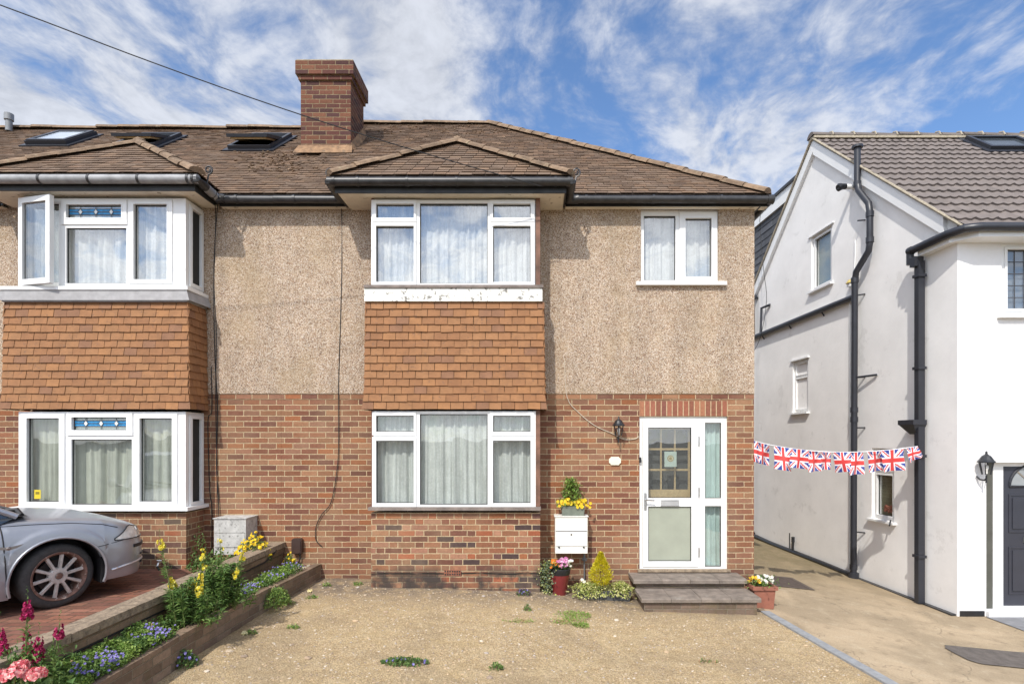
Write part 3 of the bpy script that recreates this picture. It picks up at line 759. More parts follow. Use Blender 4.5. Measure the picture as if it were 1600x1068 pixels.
mb = MB(); mb.box(X(996), X(1140), -.05, .03, Z(892), Z(888.8)); mb.build('threshold', M_COPING, door)
mb = MB(); mb.box(X(998.5), X(1002), -.012, .03, Z(722), Z(714)); mb.build('bell_push', M_BLACKPLASTIC, door)

# --- windows of the left-hand house: casements turn the corner of the bay
def left_light(y0, y1, panes, sashes, cur, glass, seed, stain_q, openleft):
    z0, z1 = Z(y1, yF), Z(y0, yF)
    fr = (-6.70, -4.53, z0, z1)
    w = window(left, TY(yF), fr, panes, sashes, cur, glass, seed=seed, amp=.03, per=.13)
    # return light on the side of the bay
    sd = Matrix(((0,-1,0,-4.53),(1,0,0,0),(0,0,1,0),(0,0,0,1)))
    f2 = (-.338, -.004, z0, z1); L2 = [(-.285, -.075, z0 + .085, z1 - .085)]
    s = window(left, sd, f2, L2, [((-.325, -.03, z0 + .04, z1 - .04), L2[0])], cur, M_GLASS, seed=seed + 1, amp=.02, per=.1, name='side_window')
    # leaded strip in the toplight
    q = stain_q; mb = MB(TY(yF)); h = q[3] - q[2]; W = q[1] - q[0]
    mb.panel(q[0], q[1], q[2], q[3], .034, .038, (), 2)
    a, b = q[2] + h * .30, q[2] + h * .74
    mb.panel(q[0] + .01, q[1] - .01, a, b, .0245, .0255, (), 0)
    for f in (0, .5, 1): zz = a + (b - a) * f; mb.box(q[0] + .005, q[1] - .005, .020, .0240, zz - .004, zz + .004, 3)
    for f in (.22, .5, .78):
        cx, cz = q[0] + W * f, (a + b) / 2
        mb.add([(cx - .034, .018, cz), (cx, .018, cz - .045), (cx + .034, .018, cz), (cx, .018, cz + .045)], [(0, 1, 2, 3)], 3)
        mb.add([(cx - .024, .0172, cz), (cx, .0172, cz - .033), (cx + .024, .0172, cz), (cx, .0172, cz + .033)], [(0, 1, 2, 3)], 1)
        mb.box(cx - .004, cx + .004, .0185, .0195, q[2], q[3], 3)
    mb.build('leaded_toplight', [M_BLUEGLASS, mat('white_glass', (.72,.76,.76), .2), M_CLEARTEX, M_GLASSTRIM], w)
    return w
P = [R4(38, 92, 318, 441), R4(105, 191, 320, 341), R4(103.5, 197.5, 356, 442.5), R4(210, 262, 319.5, 437)]
Sx = [(R4(97, 199, 313, 351), P[1]), (R4(201.5, 270, 313, 443), P[3])]
w = left_light(310, 448.5, P, Sx, M_NET, M_GLASSUP, 21, P[1], True)
# the casement standing open on its left-hand hinges
q = P[0]; hx = q[0] - .03; ang = R(-13)
MO = Matrix.Translation((hx, yF - .03, 0)) @ Matrix.Rotation(ang, 4, 'Z')
W = q[1] - q[0] + .07
mb = MB(MO); mb.panel(0, W, q[2] - .05, q[3] + .05, -.02, .035, [(.065, W - .065, q[2] + .02, q[3] - .02)]); so = mb.build('open_sash', M_WHITE, w)
mb = MB(MO); mb.box(.06, W - .06, .004, .010, q[2] + .015, q[3] - .015); mb.build('sash_pane', M_GLASSUP, w)
mb = MB(MO); mb.panel(.065, W - .065, q[2] + .02, q[3] - .02, .011, .02, [(.074, W - .074, q[2] + .03, q[3] - .03)]); mb.build('sash_gasket', M_GASKET, w)
bay_sill(left, -6.93, -4.46, 3.915, M_WHITE, .045); 
mb = MB(); mb.box(-4.62, -4.46, -.299, -.0161, 3.871, 3.914); mb.build('bay_sill', M_WHITE, left)
mb = MB()
mb.add([(-6.88, -.46, 3.868), (-4.48, -.46, 3.868), (-4.44, -.472, 3.735), (-6.90, -.472, 3.735), (-4.46, -.02, 3.868), (-4.42, -.02, 3.735)], [(0, 3, 2, 1), (1, 2, 5, 4)])
mb.box(-6.87, -4.48, -.455, -.02, 3.72, 3.868)
mb.build('lead_apron', M_LEAD, left)
P = [R4(43.5, 94, 653, 783.5), R4(113.5, 199, 651.5, 671.5), R4(111.5, 206, 686, 788), R4(219.5, 270, 653, 783)]
Sx = [(R4(34, 102, 646, 792), P[0]), (R4(105.5, 208, 645.5, 680), P[1]), (R4(211, 278, 646, 792), P[3])]
w = left_light(643, 796, P, Sx, M_DRAPE, M_GLASS, 31, P[1], False)
bay_sill(left, -6.80, -4.46, 1.07, M_WHITE, .045)
mb = MB(); mb.box(-4.62, -4.46, -.299, -.001, 1.026, 1.069); mb.build('bay_sill', M_WHITE, left)
mb = MB(TY(yF)); q = R4(51, 61, 765, 779); mb.box(q[0], q[1], .0235, .0245, q[2], q[3]); q2 = R4(53, 59, 768, 772); mb.box(q2[0], q2[1], .0225, .0233, q2[2], q2[3], 1)
mb.build('window_sticker', [mat('yellow_sticker', (.70,.55,.03), .5), mat('dark_print', (.25,.2,.02), .5)], w)
# ================================================================== the white house across the shared drive
white = thing('rendered_house', (7.5, 1, -.47), 'white rendered house with grey tiled gable roof and dark panelled door', 'house')
SU = Vector((-.0639, .998, 0)); SN = Vector((-.998, -.0639, 0)); SA = Vector((5.8, 0, 0))
def tpx(px):
    r = (px - VX) / FP; return (5.8 - CAMD * r) / (.998 * r + .0639)
def Zs(py, t): return CAMH + (VY - py) * (CAMD + .998 * t) / FP
MS = Matrix(((-SU.x, -SN.x, 0, SA.x), (-SU.y, -SN.y, 0, SA.y), (0, 0, 1, 0), (0, 0, 0, 1)))     # local x = -t, y = inwards
def SP(t, z, out=0.): p = SA + SU * t + SN * out; return Vector((p.x, p.y, z))
WB = -.62; PEAK_T, PEAK_Z = 3.39, 7.90; ESL = (PEAK_Z - 4.74) / 3.62; EY = -.23
def rl(t): return PEAK_Z - ESL * abs(t - PEAK_T)
# side wall as one sheet with real openings, strips between the window edges
WUP = (tpx(1299.5), tpx(1267.5)); WUPZ = (Z(0) * 0 + Zs(449, (WUP[0] + WUP[1]) / 2), Zs(361, (WUP[0] + WUP[1]) / 2))
WLO = (tpx(1397), tpx(1362)); WLOZ = (Zs(812, sum(WLO) / 2), Zs(700, sum(WLO) / 2))
WMI = (tpx(1267), tpx(1243)); WMIZ = (Zs(644, sum(WMI) / 2), Zs(562, sum(WMI) / 2))
def gable(mb, ts, z0, ztop, holes, out, thick=.28):
    ts = sorted(set(ts))
    for a, b in zip(ts, ts[1:]):
        m_ = (a + b) / 2; zz = z0
        hs = sorted([h for h in holes if h[0] < m_ < h[1]], key=lambda h: h[2])
        spans = []
        for h in hs: spans.append((zz, zz, h[2], h[2])); zz = h[3]
        spans.append((zz, zz, ztop(a), ztop(b)))
        for (za, zb2, zc, zd) in spans:
            mb.add([SP(a, za, out), SP(b, zb2, out), SP(b, zd, out), SP(a, zc, out)], [(1, 0, 3, 2)])
    for h in holes:                                        # reveals
        a, b, c, d = h[:4]; dd = .14
        mb.add([SP(a, c, out), SP(b, c, out), SP(b, d, out), SP(a, d, out), SP(a, c, out - dd), SP(b, c, out - dd), SP(b, d, out - dd), SP(a, d, out - dd)],
               [(0, 4, 5, 1), (1, 5, 6, 2), (2, 6, 7, 3), (3, 7, 4, 0)])
mb = MB()
HU, HL, HM = (*WUP, *WUPZ), (*WLO, *WLOZ), (*WMI, *WMIZ)
gable(mb, [0, *WUP, *WLO, PEAK_T, 9.0], WB, lambda t: rl(t) - .05, [HU, HL], 0)
BT = tpx(1339); LEDGE = Zs(461, BT) - .02
gable(mb, [BT, *WMI, 8.6], WB, lambda t: LEDGE, [HM], .06)
mb.add([SP(BT, WB, 0), SP(BT, WB, .06), SP(BT, LEDGE, .06), SP(BT, LEDGE, 0)], [(0, 1, 2, 3)])
mb.add([SP(BT, LEDGE, 0), SP(BT, LEDGE, .06), SP(8.6, LEDGE, .06), SP(8.6, LEDGE, 0)], [(0, 1, 2, 3)])
mb.build('side_wall', M_SIDERENDER, white)
mb = MB(); mb.box(5.42, 12, 8.7, 8.9, WB, 4.9); mb.build('rear_wall', M_WHITERENDER, white)
# front wall
FD = (X(1541), X(1690), -.5, Z(722)); FW = (X(1565), X(1690), Z(492), Z(379))
mb = MB(); mb.panel(5.8, 12, WB, 4.72, 0, .25, [FD, FW]); mb.build('front_wall', M_WHITERENDER, white)
mb = MB(); mb.panel(5.83, FD[0] - .03, WB, -.40, -.012, .0); mb.build('plinth', M_BLACKPLASTIC, white)
mb = MB(MS); mb.panel(-8.6, -.02, -.60, -.452, -.075, .0); mb.build('base_gap', M_BLACKPLASTIC, white)  # black strip drawn in for the dark gap along the wall base
# side windows
def swin(h, out, split=None, pm=None, sill=True, open_=False):
    a, b, c, d = h; M = MS @ Matrix.Translation((0, .05 - out, 0))
    fr = (-b, -a, c, d); e = .075
    if split: L = [(-b + e, -a - e, c + e, split - .04), (-b + e, -a - e, split + .04, d - e)]
    else: L = [(-b + e, -a - e, c + e, d - e)]
    w = window(white, M, fr, L, [((q[0] - .035, q[1] + .035, q[2] - .035, q[3] + .035), q) for q in L], None, M_GLASS, name='side_window')
    mb = MB(M); mb.box(-b + .02, -a - .02, .07, .08, c + .02, d - .02); mb.build('blind', pm, w)
    if sill:
        mb = MB(MS); mb.box(-b - .06, -a + .06, -out - .07, .05 - out, c - .035, c - .001); mb.build('sill', M_WHITE, w)
    return w
w = swin(HU, 0, None, M_FROSTGREEN)
w = swin(HM, .06, HM[3] - .34, mat('olive_blind', (.20,.20,.12), .5, var=.15))
mb = MB(MS); mb.box(-HM[1] - .06, -HM[0] + .06, -.10, -.06, HM[3] + .001, HM[3] + .03); mb.build('drip_mould', M_WHITE, w)
w2 = swin(HL, 0, HL[3] - .40, mat('dim_olive_room', (.16,.16,.10), .4, var=.2))
mb = MB(MS); a, b, c, d = HL
for k in range(16): mb.blob((-(a + b) / 2 + random.uniform(-.08, .10), .112, c + .14 + random.uniform(0, .09)), .03, k % 3 and 0 or 1, jit=.2)
mb.build('indoor_plant', [mat('green_leaf_indoor', (.05,.12,.05), .6), mat('faded_red_bloom', (.35,.12,.08), .6)], w2)
mb = MB(MS); mb.tube([(-a - .05, -.02, c + .03), (-a + .06, -.12, c - .04)], .012, 6); mb.build('window_stay', M_BLACKPLASTIC, w2)
mb = MB(MS); mb.box(-HU[1] - .08, -HU[0] + .08, -.03, .0, HU[3] + .001, HU[3] + .02); mb.build('drip_mould', M_WHITE, w)
# front window with leaded squares
L = [(FW[0] + .09, FW[0] + .75, FW[2] + .09, FW[3] - .085), (FW[0] + .86, FW[1] - .09, FW[2] + .09, FW[3] - .085)]
w = window(white, TY(.03), FW, L, [((L[0][0] - .03, L[0][1] + .03, L[0][2] - .03, L[0][3] + .03), L[0])], None, M_GLASS)
mb = MB(TY(.03)); q = FW; mb.box(q[0] + .02, q[1] - .02, .07, .08, q[2] + .02, q[3] - .02); mb.build('blind', mat('grey_blue_blind', (.20,.23,.29), .5, var=.1), w)
mb = MB(TY(.03))
for q in L:
    for i in range(1, 5): x = q[0] + (q[1] - q[0]) * i / 5; mb.box(x - .005, x + .005, .020, .0255, q[2], q[3])
    for i in range(1, 5): z = q[2] + (q[3] - q[2]) * i / 5; mb.box(q[0], q[1], .019, .0255, z - .005, z + .005)
mb.build('leading', M_GLASSTRIM, w)
mb = MB(); mb.box(FW[0] - .07, FW[1] + .07, -.07, .03, FW[2] - .045, FW[2] - .001); mb.build('sill', M_WHITE, w)
# front door
fd = (FD[0] + .03, FD[1], -.46, FD[3])
mb = MB(TY(.10)); x0 = FD[0]; lf = (X(1567.5, .1), X(1662, .1), Z(946, .1), Z(728, .1))
mb.panel(X(1552, .1), FD[1], -.46, FD[3], 0, .08, [lf])
dr = mb.build('front_door', M_WHITE, white)
mb = MB(TY(.10)); mb.panel(x0 + .001, X(1551.5, .1), -.46, FD[3] - .001, .01, .06); mb.build('side_strip', mat('grey_green_strip', (.09,.09,.075), .5), dr)
mb = MB(TY(.10)); mb.panel(lf[0] + .004, lf[1] - .004, lf[2] + .004, lf[3] - .004, .008, .06)
cxm = (lf[0] + lf[1]) / 2; Wd = lf[1] - lf[0]; Hd = lf[3] - lf[2]
def raised(a, b, c, d):
    mb.panel(a, b, c, d, -.002, .008, [(a + .02, b - .02, c + .02, d - .02)]); mb.panel(a + .05, b - .05, c + .05, d - .05, -.004, .008)
for (a, b) in ((lf[0] + .08, cxm - .05), (cxm + .05, lf[1] - .08)):
    raised(a, b, lf[2] + .16, lf[2] + .82); raised(a, b, lf[2] + 1.02, lf[2] + 1.55)
mb.build('door_leaf', mat('charcoal_door', (.040,.042,.055), .35, var=.08), dr)
mb = MB(TY(.10)); r0 = .33; zc = lf[2] + 1.66
mb.prism([(cxm + r0 * math.cos(math.pi * k / 16), zc + r0 * .92 * math.sin(math.pi * k / 16)) for k in range(17)], .002, .008); mb.build('fanlight', mat('fanlight_glass', (.30,.32,.33), .1, var=.1, spec=1), dr)
mb = MB(TY(.10))
mb.tube([(cxm + r0 * math.cos(math.pi * k / 16), .0, zc + r0 * .92 * math.sin(math.pi * k / 16)) for k in range(17)] + [(cxm + r0, 0, zc), (cxm - r0, 0, zc)], .016, 6)
for k in (4, 8, 12): mb.tube([(cxm + .1 * math.cos(math.pi * k / 16), .0, zc + .1 * math.sin(math.pi * k / 16)), (cxm + r0 * math.cos(math.pi * k / 16), .0, zc + r0 * .92 * math.sin(math.pi * k / 16))], .012, 6, 1)
mb.build('fanlight_bars', [M_ANTHRACITE, M_METAL], dr)
mb = MB(TY(.10)); mb.box(cxm - .14, cxm + .14, -.012, .008, lf[2] + .88, lf[2] + .95); mb.build('letter_plate', M_METAL, dr)
mb = MB(); mb.box(X(1540), FD[1], -.06, .10, -.47, -.40); mb.build('threshold', M_WHITE, dr)
# roof of interlocking tiles, course by course
def wave(x): return .016 * (math.sin(2 * math.pi * x / .15) * .5 + .5) ** 1.5 + (.012 if (x % .30) < .03 else 0)
mb = MB(); v = Vector((0, 1, ESL)).normalized(); n = Vector((0, -v.z, v.y)); O = Vector((0, EY, 4.74)); Lr = (PEAK_T - EY) * math.sqrt(1 + ESL ** 2)
def xedge(y): return 5.80 - .0639 * y - .10
gq = .30; nr = int(Lr / gq) + 1
for i in range(nr):
    v0, v1 = i * gq, min((i + 1) * gq + .03, Lr)
    p0 = O + v * v0; y = p0.y
    xs = []; x = xedge(y)
    while x < 11.4: xs.append(x); x += .025
    vs = []
    for x in xs:
        h = wave(x); a = Vector((x, 0, 0))
        vs += [a + O + v * v0 + n * (h + .004), a + O + v * v0 + n * (h + .034), a + O + v * v1 + n * (h + .004)]
    fs = []
    for k in range(len(xs) - 1): b = k * 3; fs += [(b, b + 3, b + 4, b + 1), (b + 1, b + 4, b + 5, b + 2)]
    mb.add(vs, fs)
ry = 2 * PEAK_T - EY
mb.add([(xedge(EY) + .01, EY, 4.735), (11.4, EY, 4.735), (11.4, PEAK_T, PEAK_Z - .01), (xedge(PEAK_T) + .01, PEAK_T, PEAK_Z - .01), (11.4, ry + 1.5, 4.72 - 1.3), (xedge(ry) + .01, ry + 1.5, 4.72 - 1.3)], [(0, 1, 2, 3), (3, 2, 4, 5)])
wr = mb.build('roof', M_CONTILE, white, smooth=True, angle=50)
mb = MB(); hip_tiles(mb, (xedge(PEAK_T) - .02, PEAK_T, PEAK_Z + .045), (11.4, PEAK_T, PEAK_Z + .045), r=.12, seg=.42); mb.build('ridge_tiles', mat('grey_ridge_tile', (.15,.125,.11), .8, isl=.1, var=.15), wr)
mb = MB(); mb.box(xedge(PEAK_T), 11.4, PEAK_T - .125, PEAK_T + .1, PEAK_Z - .03, PEAK_Z + .015)
x = xedge(PEAK_T) + .38
while x < 11: mb.tube([(x, PEAK_T - .13, PEAK_Z + .02), (x, PEAK_T - .09, PEAK_Z + .10), (x, PEAK_T, PEAK_Z + .14), (x, PEAK_T + .09, PEAK_Z + .10)], .016, 6); x += .42
for sgn, tt in ((1, EY), (-1, ry + 1.5)):                  # mortar under the verge
    zt = PEAK_Z - ESL * abs(tt - PEAK_T)
    mb.tube([SP(PEAK_T, PEAK_Z + .02, .09), SP(tt, zt + .02, .09)], .022, 6)
mb.build('verge_mortar', M_BUFFMORTAR, wr)
mb = MB()
for tt in (.16, ry + 1.5):                                  # bargeboards
    zt = PEAK_Z - ESL * abs(tt - PEAK_T); h = .27
    def bp(t, z, o): return SP(t, z, o)
    if tt > PEAK_T: h = .22
    vs = [bp(PEAK_T, PEAK_Z - .01, .07), bp(tt, zt - .01, .07), bp(tt, zt - .01 - h, .07), bp(PEAK_T, PEAK_Z - .01 - h * 1.1, .07)]
    ws = [bp(PEAK_T, PEAK_Z - .01, .0), bp(tt, zt - .01, .0), bp(tt, zt - .01 - h, .0), bp(PEAK_T, PEAK_Z - .01 - h * 1.1, .0)]
    mb.add(vs + ws, [(0, 1, 2, 3), (7, 6, 5, 4), (3, 2, 6, 7), (0, 4, 5, 1), (1, 5, 6, 2)])
mb.build('bargeboard', M_WHITE, white)
# skylight
nn = n; kx, kv = 8.40, Lr - .98
MM = Matrix(((1, 0, 0, kx), (0, -nn.y, v.y, (O + v * kv).y), (0, -nn.z, v.z, (O + v * kv).z), (0, 0, 0, 1)))
mb = MB(MM); mb.panel(0, 1.0, 0, .80, -.11, .02, [(.07, .93, .07, .73)]); mb.panel(-.1, 1.1, -.12, .9, -.05, 0, [(0, 1, 0, .8)]); rw = mb.build('roof_window', M_ANTHRACITE, wr)
mb = MB(MM); mb.box(.06, .94, -.07, -.05, .06, .74); mb.build('pane', mat('dark_skylight_opening', (.05,.06,.07), .12, var=.2), rw)  # dark sheet coloured as the unlit opening of the open skylight
# dormer at the back
dx0 = 5.80; dy0, dy1 = 3.75, 8.3; dz = 7.62
mb = MB(); 
Md = Matrix(((0.064, .998, 0, dx0 - .0), (-.998, .064, 0, dy0), (0, 0, 1, 0), (0, 0, 0, 1)))
Wd_ = dy1 - dy0
mb.add([(-Wd_, 0.012, 3.3), (0.2, .012, 3.3), (.2, .012, dz - .3), (-Wd_, .012, dz - .3)], [(0, 1, 2, 3)], 1, Md)
tiles(mb, Md @ Vector((0, 0, 3.4)), Md.to_3x3() @ Vector((1, 0, 0)), (0, 0, 1), lambda q: (-Wd_, .25), dz - .3 - 3.4, w=.30, g=.165, t=.010)
mb.build('dormer_cheek', [M_SLATE, M_ROOFUNDER], wr)
mb = MB(Md); mb.box(-Wd_ - .05, .4, -.06, .02, dz - .30, dz); mb.build('dormer_fascia', M_WHITE, wr)
mb = MB(Md); mb.box(-Wd_ - .1, .4, -.10, 2.5, dz + .001, dz + .06); mb.build('dormer_flat_roof', M_BLACKPLASTIC, wr)
# eaves gutter that turns the corner, and its soffit
gz = Zs(392, tpx(1440)); tg = tpx(1438)
mb = MB(); mb.tube([SP(tg, gz, .16), SP(0.0, gz + .0, .16), Vector((5.72, -.24, gz)), Vector((5.9, -.30, gz)), Vector((11.4, -.30, gz))], .056, 10)
for x in (6.6, 7.6): mb.box(x - .03, x + .03, -.26, -.12, gz - .06, gz - .03)
mb.tube([SP(tg + .02, gz, .16), SP(tg - .05, gz, .16)], .062, 10)
mb.build('gutter', M_ANTHRACITE, white, smooth=True)
mb = MB(); mb.box(5.9, 11.4, -.25, -.001, gz - .11, gz + .02)
mb.add([SP(tg - .1, gz - .11, .0), SP(tg - .1, gz - .11, .12), SP(0, gz - .11, .12), Vector((5.9, -.25, gz - .11)), Vector((5.9, 0, gz - .11)), SP(tg - .1, gz + .02, .12), SP(0, gz + .02, .12), Vector((5.9, -.25, gz + .02)), SP(tg - .1, gz + .02, 0)], [(0, 1, 2, 3, 4), (1, 5, 6, 2), (2, 6, 7, 3), (0, 8, 5, 1)])
mb.build('soffit', M_WHITE, white)
# rainwater pipe with hopper, soil pipe with offset bends
td = tpx(1447); dz_ = -.46
MSq = MS
mb = MB(MSq); a = .042
mb.tube([(-tg, -.16, gz), (-tg, -.16, gz - .2)], .05, 8)
mb.box(-td - a, -td + a, -.15, -.05, -.45, gz - .18)
mb.box(-td - .07, -td + .03, -.2, -.06, gz - .26, gz - .12)
for zz in (Zs(575, td), Zs(712, td), Zs(868, td), gz - .4): mb.box(-td - .065, -td + .065, -.165, -.04, zz - .02, zz + .02)
dp = mb.build('downpipe', M_ANTHRACITE, white)
mb = MB(MSq); hz = Zs(663, td); w_, d_ = .15, .10
for (z0, z1, k0, k1) in ((hz - .14, hz, .45, 1.0), (hz, hz + .07, 1.05, 1.05)):
    vs = [(-td - .09 + s * w_ * k * (1), y, z) for (z, k) in ((z0, k0), (z1, k1)) for s, y in ((-1, -.04), (1, -.04), (1, -.04 - d_ * 2 * k), (-1, -.04 - d_ * 2 * k))]
    mb.add(vs, [(3, 2, 1, 0), (4, 5, 6, 7), (0, 1, 5, 4), (1, 2, 6, 5), (2, 3, 7, 6), (3, 0, 4, 7)])
mb.build('hopper', M_ANTHRACITE, dp)
def sp(px, py, out=.12, T=None):
    t = T if T is not None else tpx(px); return SP(t, Zs(py, t), out)
pts = [sp(1350, 232), sp(1350, 285), sp(1352, 298), sp(1368, 318), sp(1370, 332), sp(1370, 378), sp(1368, 392), sp(1348, 425), sp(1346, 440), sp(1344, 905)]
mb = MB(); mb.tube(pts, .052, 14); 
for i, (px, py) in enumerate(((1350, 288), (1370, 335), (1370, 375), (1346, 438), (1345, 640), (1345, 655), (1344, 885))):
    c = sp(px, py); mb.tube([c - Vector((0, 0, .045)), c + Vector((0, 0, .045))], .062, 14)
c = sp(1350, 230); mb.tube([c - Vector((0, 0, .02)), c + Vector((0, 0, .02))], .088, 14)
for py in (345, 462, 590, 668, 830):
    c = sp(1350 if py < 460 else 1345, py); t0 = tpx(1345)
    mb.tube([c, SP(t0 - .12, c.z, 0)], .012, 6)
soil = mb.build('soil_pipe', M_ANTHRACITE, white, smooth=True)
mb = MB(); t0 = tpx(1344); mb.tube([sp(1344, 590), SP(t0 - .45, Zs(590, t0), .02)], .018, 8); mb.build('overflow_pipe', M_ANTHRACITE, soil, smooth=True)
gp = [SP(tpx(1344), Zs(464, tpx(1344)), .12)] + [SP(t, Zs(464, tpx(1341)) - .01, .12) for t in (2.6, 5, 8.5)]
mb = MB(); mb.tube(gp, .05, 10)
for t in (3.0, 4.2, 5.4, 6.4): z = gp[1].z; mb.tube([SP(t, z - .05, .12), SP(t, z - .12, .07)], .014, 6)
t1 = tpx(1193); mb.tube([SP(t1 - .1, gp[1].z, .12), SP(t1 - .1, gp[1].z + .62, .1), SP(t1 - .35, gp[1].z + .64, .02)], .03, 8)
t1 = tpx(1183); mb.tube([SP(t1, gp[1].z - .05, .1), SP(t1, gp[1].z + .95, .1), SP(t1 - .05, gp[1].z + 1.0, .02)], .05, 8)
mb.build('waste_pipe', M_ANTHRACITE, white, smooth=True)
mb = MB(); t0 = tpx(1335); c = SP(t0, Zs(292, t0), .02); mb.tube([c, c + SN * .14], .045, 10, 1); mb.tube([c + SN * .14, c + SN * .28], .05, 10, 0); mb.tube([c + SN * .22, c + SN * .28 + Vector((0, 0, -.03))], .06, 10, 0)
mb.build('boiler_flue', [M_BLACKPLASTIC, M_WHITE], white, smooth=True)
mb = MB(); t0 = tpx(1334); c = SP(t0, Zs(440, t0), .05); mb.M = None
mb.box(c.x - .05, c.x + .05, c.y - .05, c.y + .05, c.z - .09, c.z - .02, 1); mb.lathe([(.001, .05), (.05, .03), (.085, -.02), (.085, -.03), (.001, -.03)], 12, 0, Matrix.Translation(c))
mb.build('security_light', [mat('yellowed_plastic', (.52,.40,.12), .5), M_WHITE], white)
mb = MB(); t0 = tpx(1338); mb.tube([SP(t0, Zs(375, t0), .02), SP(t0, Zs(398, t0), .02), SP(t0 + .03, Zs(440, t0), .03)], .012, 6)
mb.tube([SP(tpx(1334), LEDGE, .075), SP(tpx(1333), -.3, .075)], .012, 6)
mb.build('conduit', M_WHITE, white)
mb = MB(); t0 = tpx(1247); zz = -.40
mb.tube([SP(7.6, zz + .1, .09), SP(5.0, zz, .10), SP(3.0, zz - .01, .10), SP(tpx(1344) + .1, zz - .02, .12)], .045, 8)
mb.tube([SP(t0, zz, .11), SP(t0, Zs(843, t0), .11)], .022, 8); mb.tube([SP(t0, Zs(846, t0), .11), SP(t0, Zs(838, t0), .11)], .035, 8)
t0 = tpx(1239); mb.tube([SP(t0, Zs(832, t0), .075), SP(t0, Zs(858, t0), .075), SP(t0 - .2, zz + .06, .09)], .010, 6)
mb.tube([SP(6.6, zz + .35, .08), SP(5.9, zz + .05, .10)], .06, 8)
mb.build('drain_pipe', M_BLACKPLASTIC, white, smooth=True)
mb = MB(); mb.tube([SP(tpx(1344), -.5, .12), SP(tpx(1344), -.36, .12)], .085, 14); mb.build('pipe_collar', M_ANTHRACITE, soil, smooth=True)
# ================================================================== ground
def lerp_tab(x, tab):
    if x <= tab[0][0]: return tab[0][1]
    for (a, p), (b, q) in zip(tab, tab[1:]):
        if x <= b: return p + (q - p) * (x - a) / (b - a)
    return tab[-1][1]
from mathutils import noise as mn
def kerbx(y): return 2.86 + .154 * (-.72 - min(y, -.72)) if y < -.72 else 2.86 + (y + .72) * .2
def gz_(x, y):
    z = lerp_tab(x, [(-3.5, .05), (-2, .035), (0, -.02), (.6, -.10), (1.3, -.14), (2.9, -.19)]) + .015 * min(y, 0)
    return z + .012 * mn.noise(Vector((x * 1.3, y * 1.3, 0))) + .006 * mn.noise(Vector((x * 5, y * 5, 3)))
def cz_(x, y):
    k = min(kerbx(y), 3.0); z0 = lerp_tab(k, [(2.8, -.19), (3.0, -.195)]) + .015 * min(y, 0)
    z1 = -.475 + .010 * min(y, 0)
    f = min(1, max(0, (x - k) / (5.75 - k)))
    return z0 + (z1 - z0) * f + .004 * mn.noise(Vector((x * 2, y * 2, 7)))
def sheet(name, xs, ys, fz, mt):
    mb = MB(); vs = []; n = len(ys[0]) if isinstance(ys[0], list) else len(ys)
    rows = [[(x(y) if callable(x) else x, y, 0) for y in ys] for x in xs]
    for r in rows: vs += [(p[0], p[1], fz(p[0], p[1])) for p in r]
    n = len(ys); fs = []
    for i in range(len(xs) - 1):
        for j in range(n - 1): a = i * n + j; fs.append((a, a + n, a + n + 1, a + 1))
    mb.add(vs, fs); o = mb.build(name, mt, None, smooth=True, angle=180); return struct(o)
def fr_(a, b, n): return [a + (b - a) * i / n for i in range(n + 1)]

def gravel_mat():
    m, g, b = new_mat('sandy_gravel'); p = world_pos(g)
    n1 = g.noise(p, 1.1, 5, .6); n2 = g.noise(p, 7., 5, .65); n3 = g.noise(p, 60., 4, .7)
    v = g.voro(p, 105.); sc = g.n('ShaderNodeSeparateColor'); g.put(sc.inputs[0], v.outputs['Color'])
    st = g.pal(sc.outputs[0], [(.43,.31,.17),(.33,.225,.125),(.53,.41,.26),(.38,.275,.165),(.24,.165,.10),(.58,.48,.35),(.45,.33,.18),(.36,.235,.125)])
    sand = g.mix(g.rng(n2, .3, .7, 0, 1), (.465, .342, .185), (.555, .43, .262))
    n4 = g.noise(p, 2.6, 5, .65)
    c = g.mix(g.m('MULTIPLY', g.rng(n3, .40, .60, .12, .85), g.rng(n4, .36, .58, .25, 1)), sand, st)
    c = g.mix(g.rng(n1, .47, .62, 0, .42), c, (.31, .235, .15))
    wn = g.n('ShaderNodeTexWhiteNoise', noise_dimensions='3D'); sn = g.n('ShaderNodeVectorMath', operation='SNAP'); g.put(sn.inputs[0], p); sn.inputs[1].default_value = (.011, .011, 10); g.put(wn.inputs['Vector'], sn.outputs[0])
    c = g.scale(c, g.rng(wn.outputs['Value'], 0, 1, .74, 1.2, False))
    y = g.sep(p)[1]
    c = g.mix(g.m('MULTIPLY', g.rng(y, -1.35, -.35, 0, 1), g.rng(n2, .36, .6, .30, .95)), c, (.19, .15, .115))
    g.put(b.inputs['Base Color'], c); b.inputs['Roughness'].default_value = .95; b.inputs['Specular IOR Level'].default_value = .15
    h = g.m('ADD', g.m('MULTIPLY', g.m('SUBTRACT', 1.0, v.outputs['Distance']), .5), g.m('ADD', g.m('MULTIPLY', n3, .7), g.m('MULTIPLY', n2, 2.2)))
    g.put(b.inputs['Normal'], g.bump(h, .016, .9)); return m
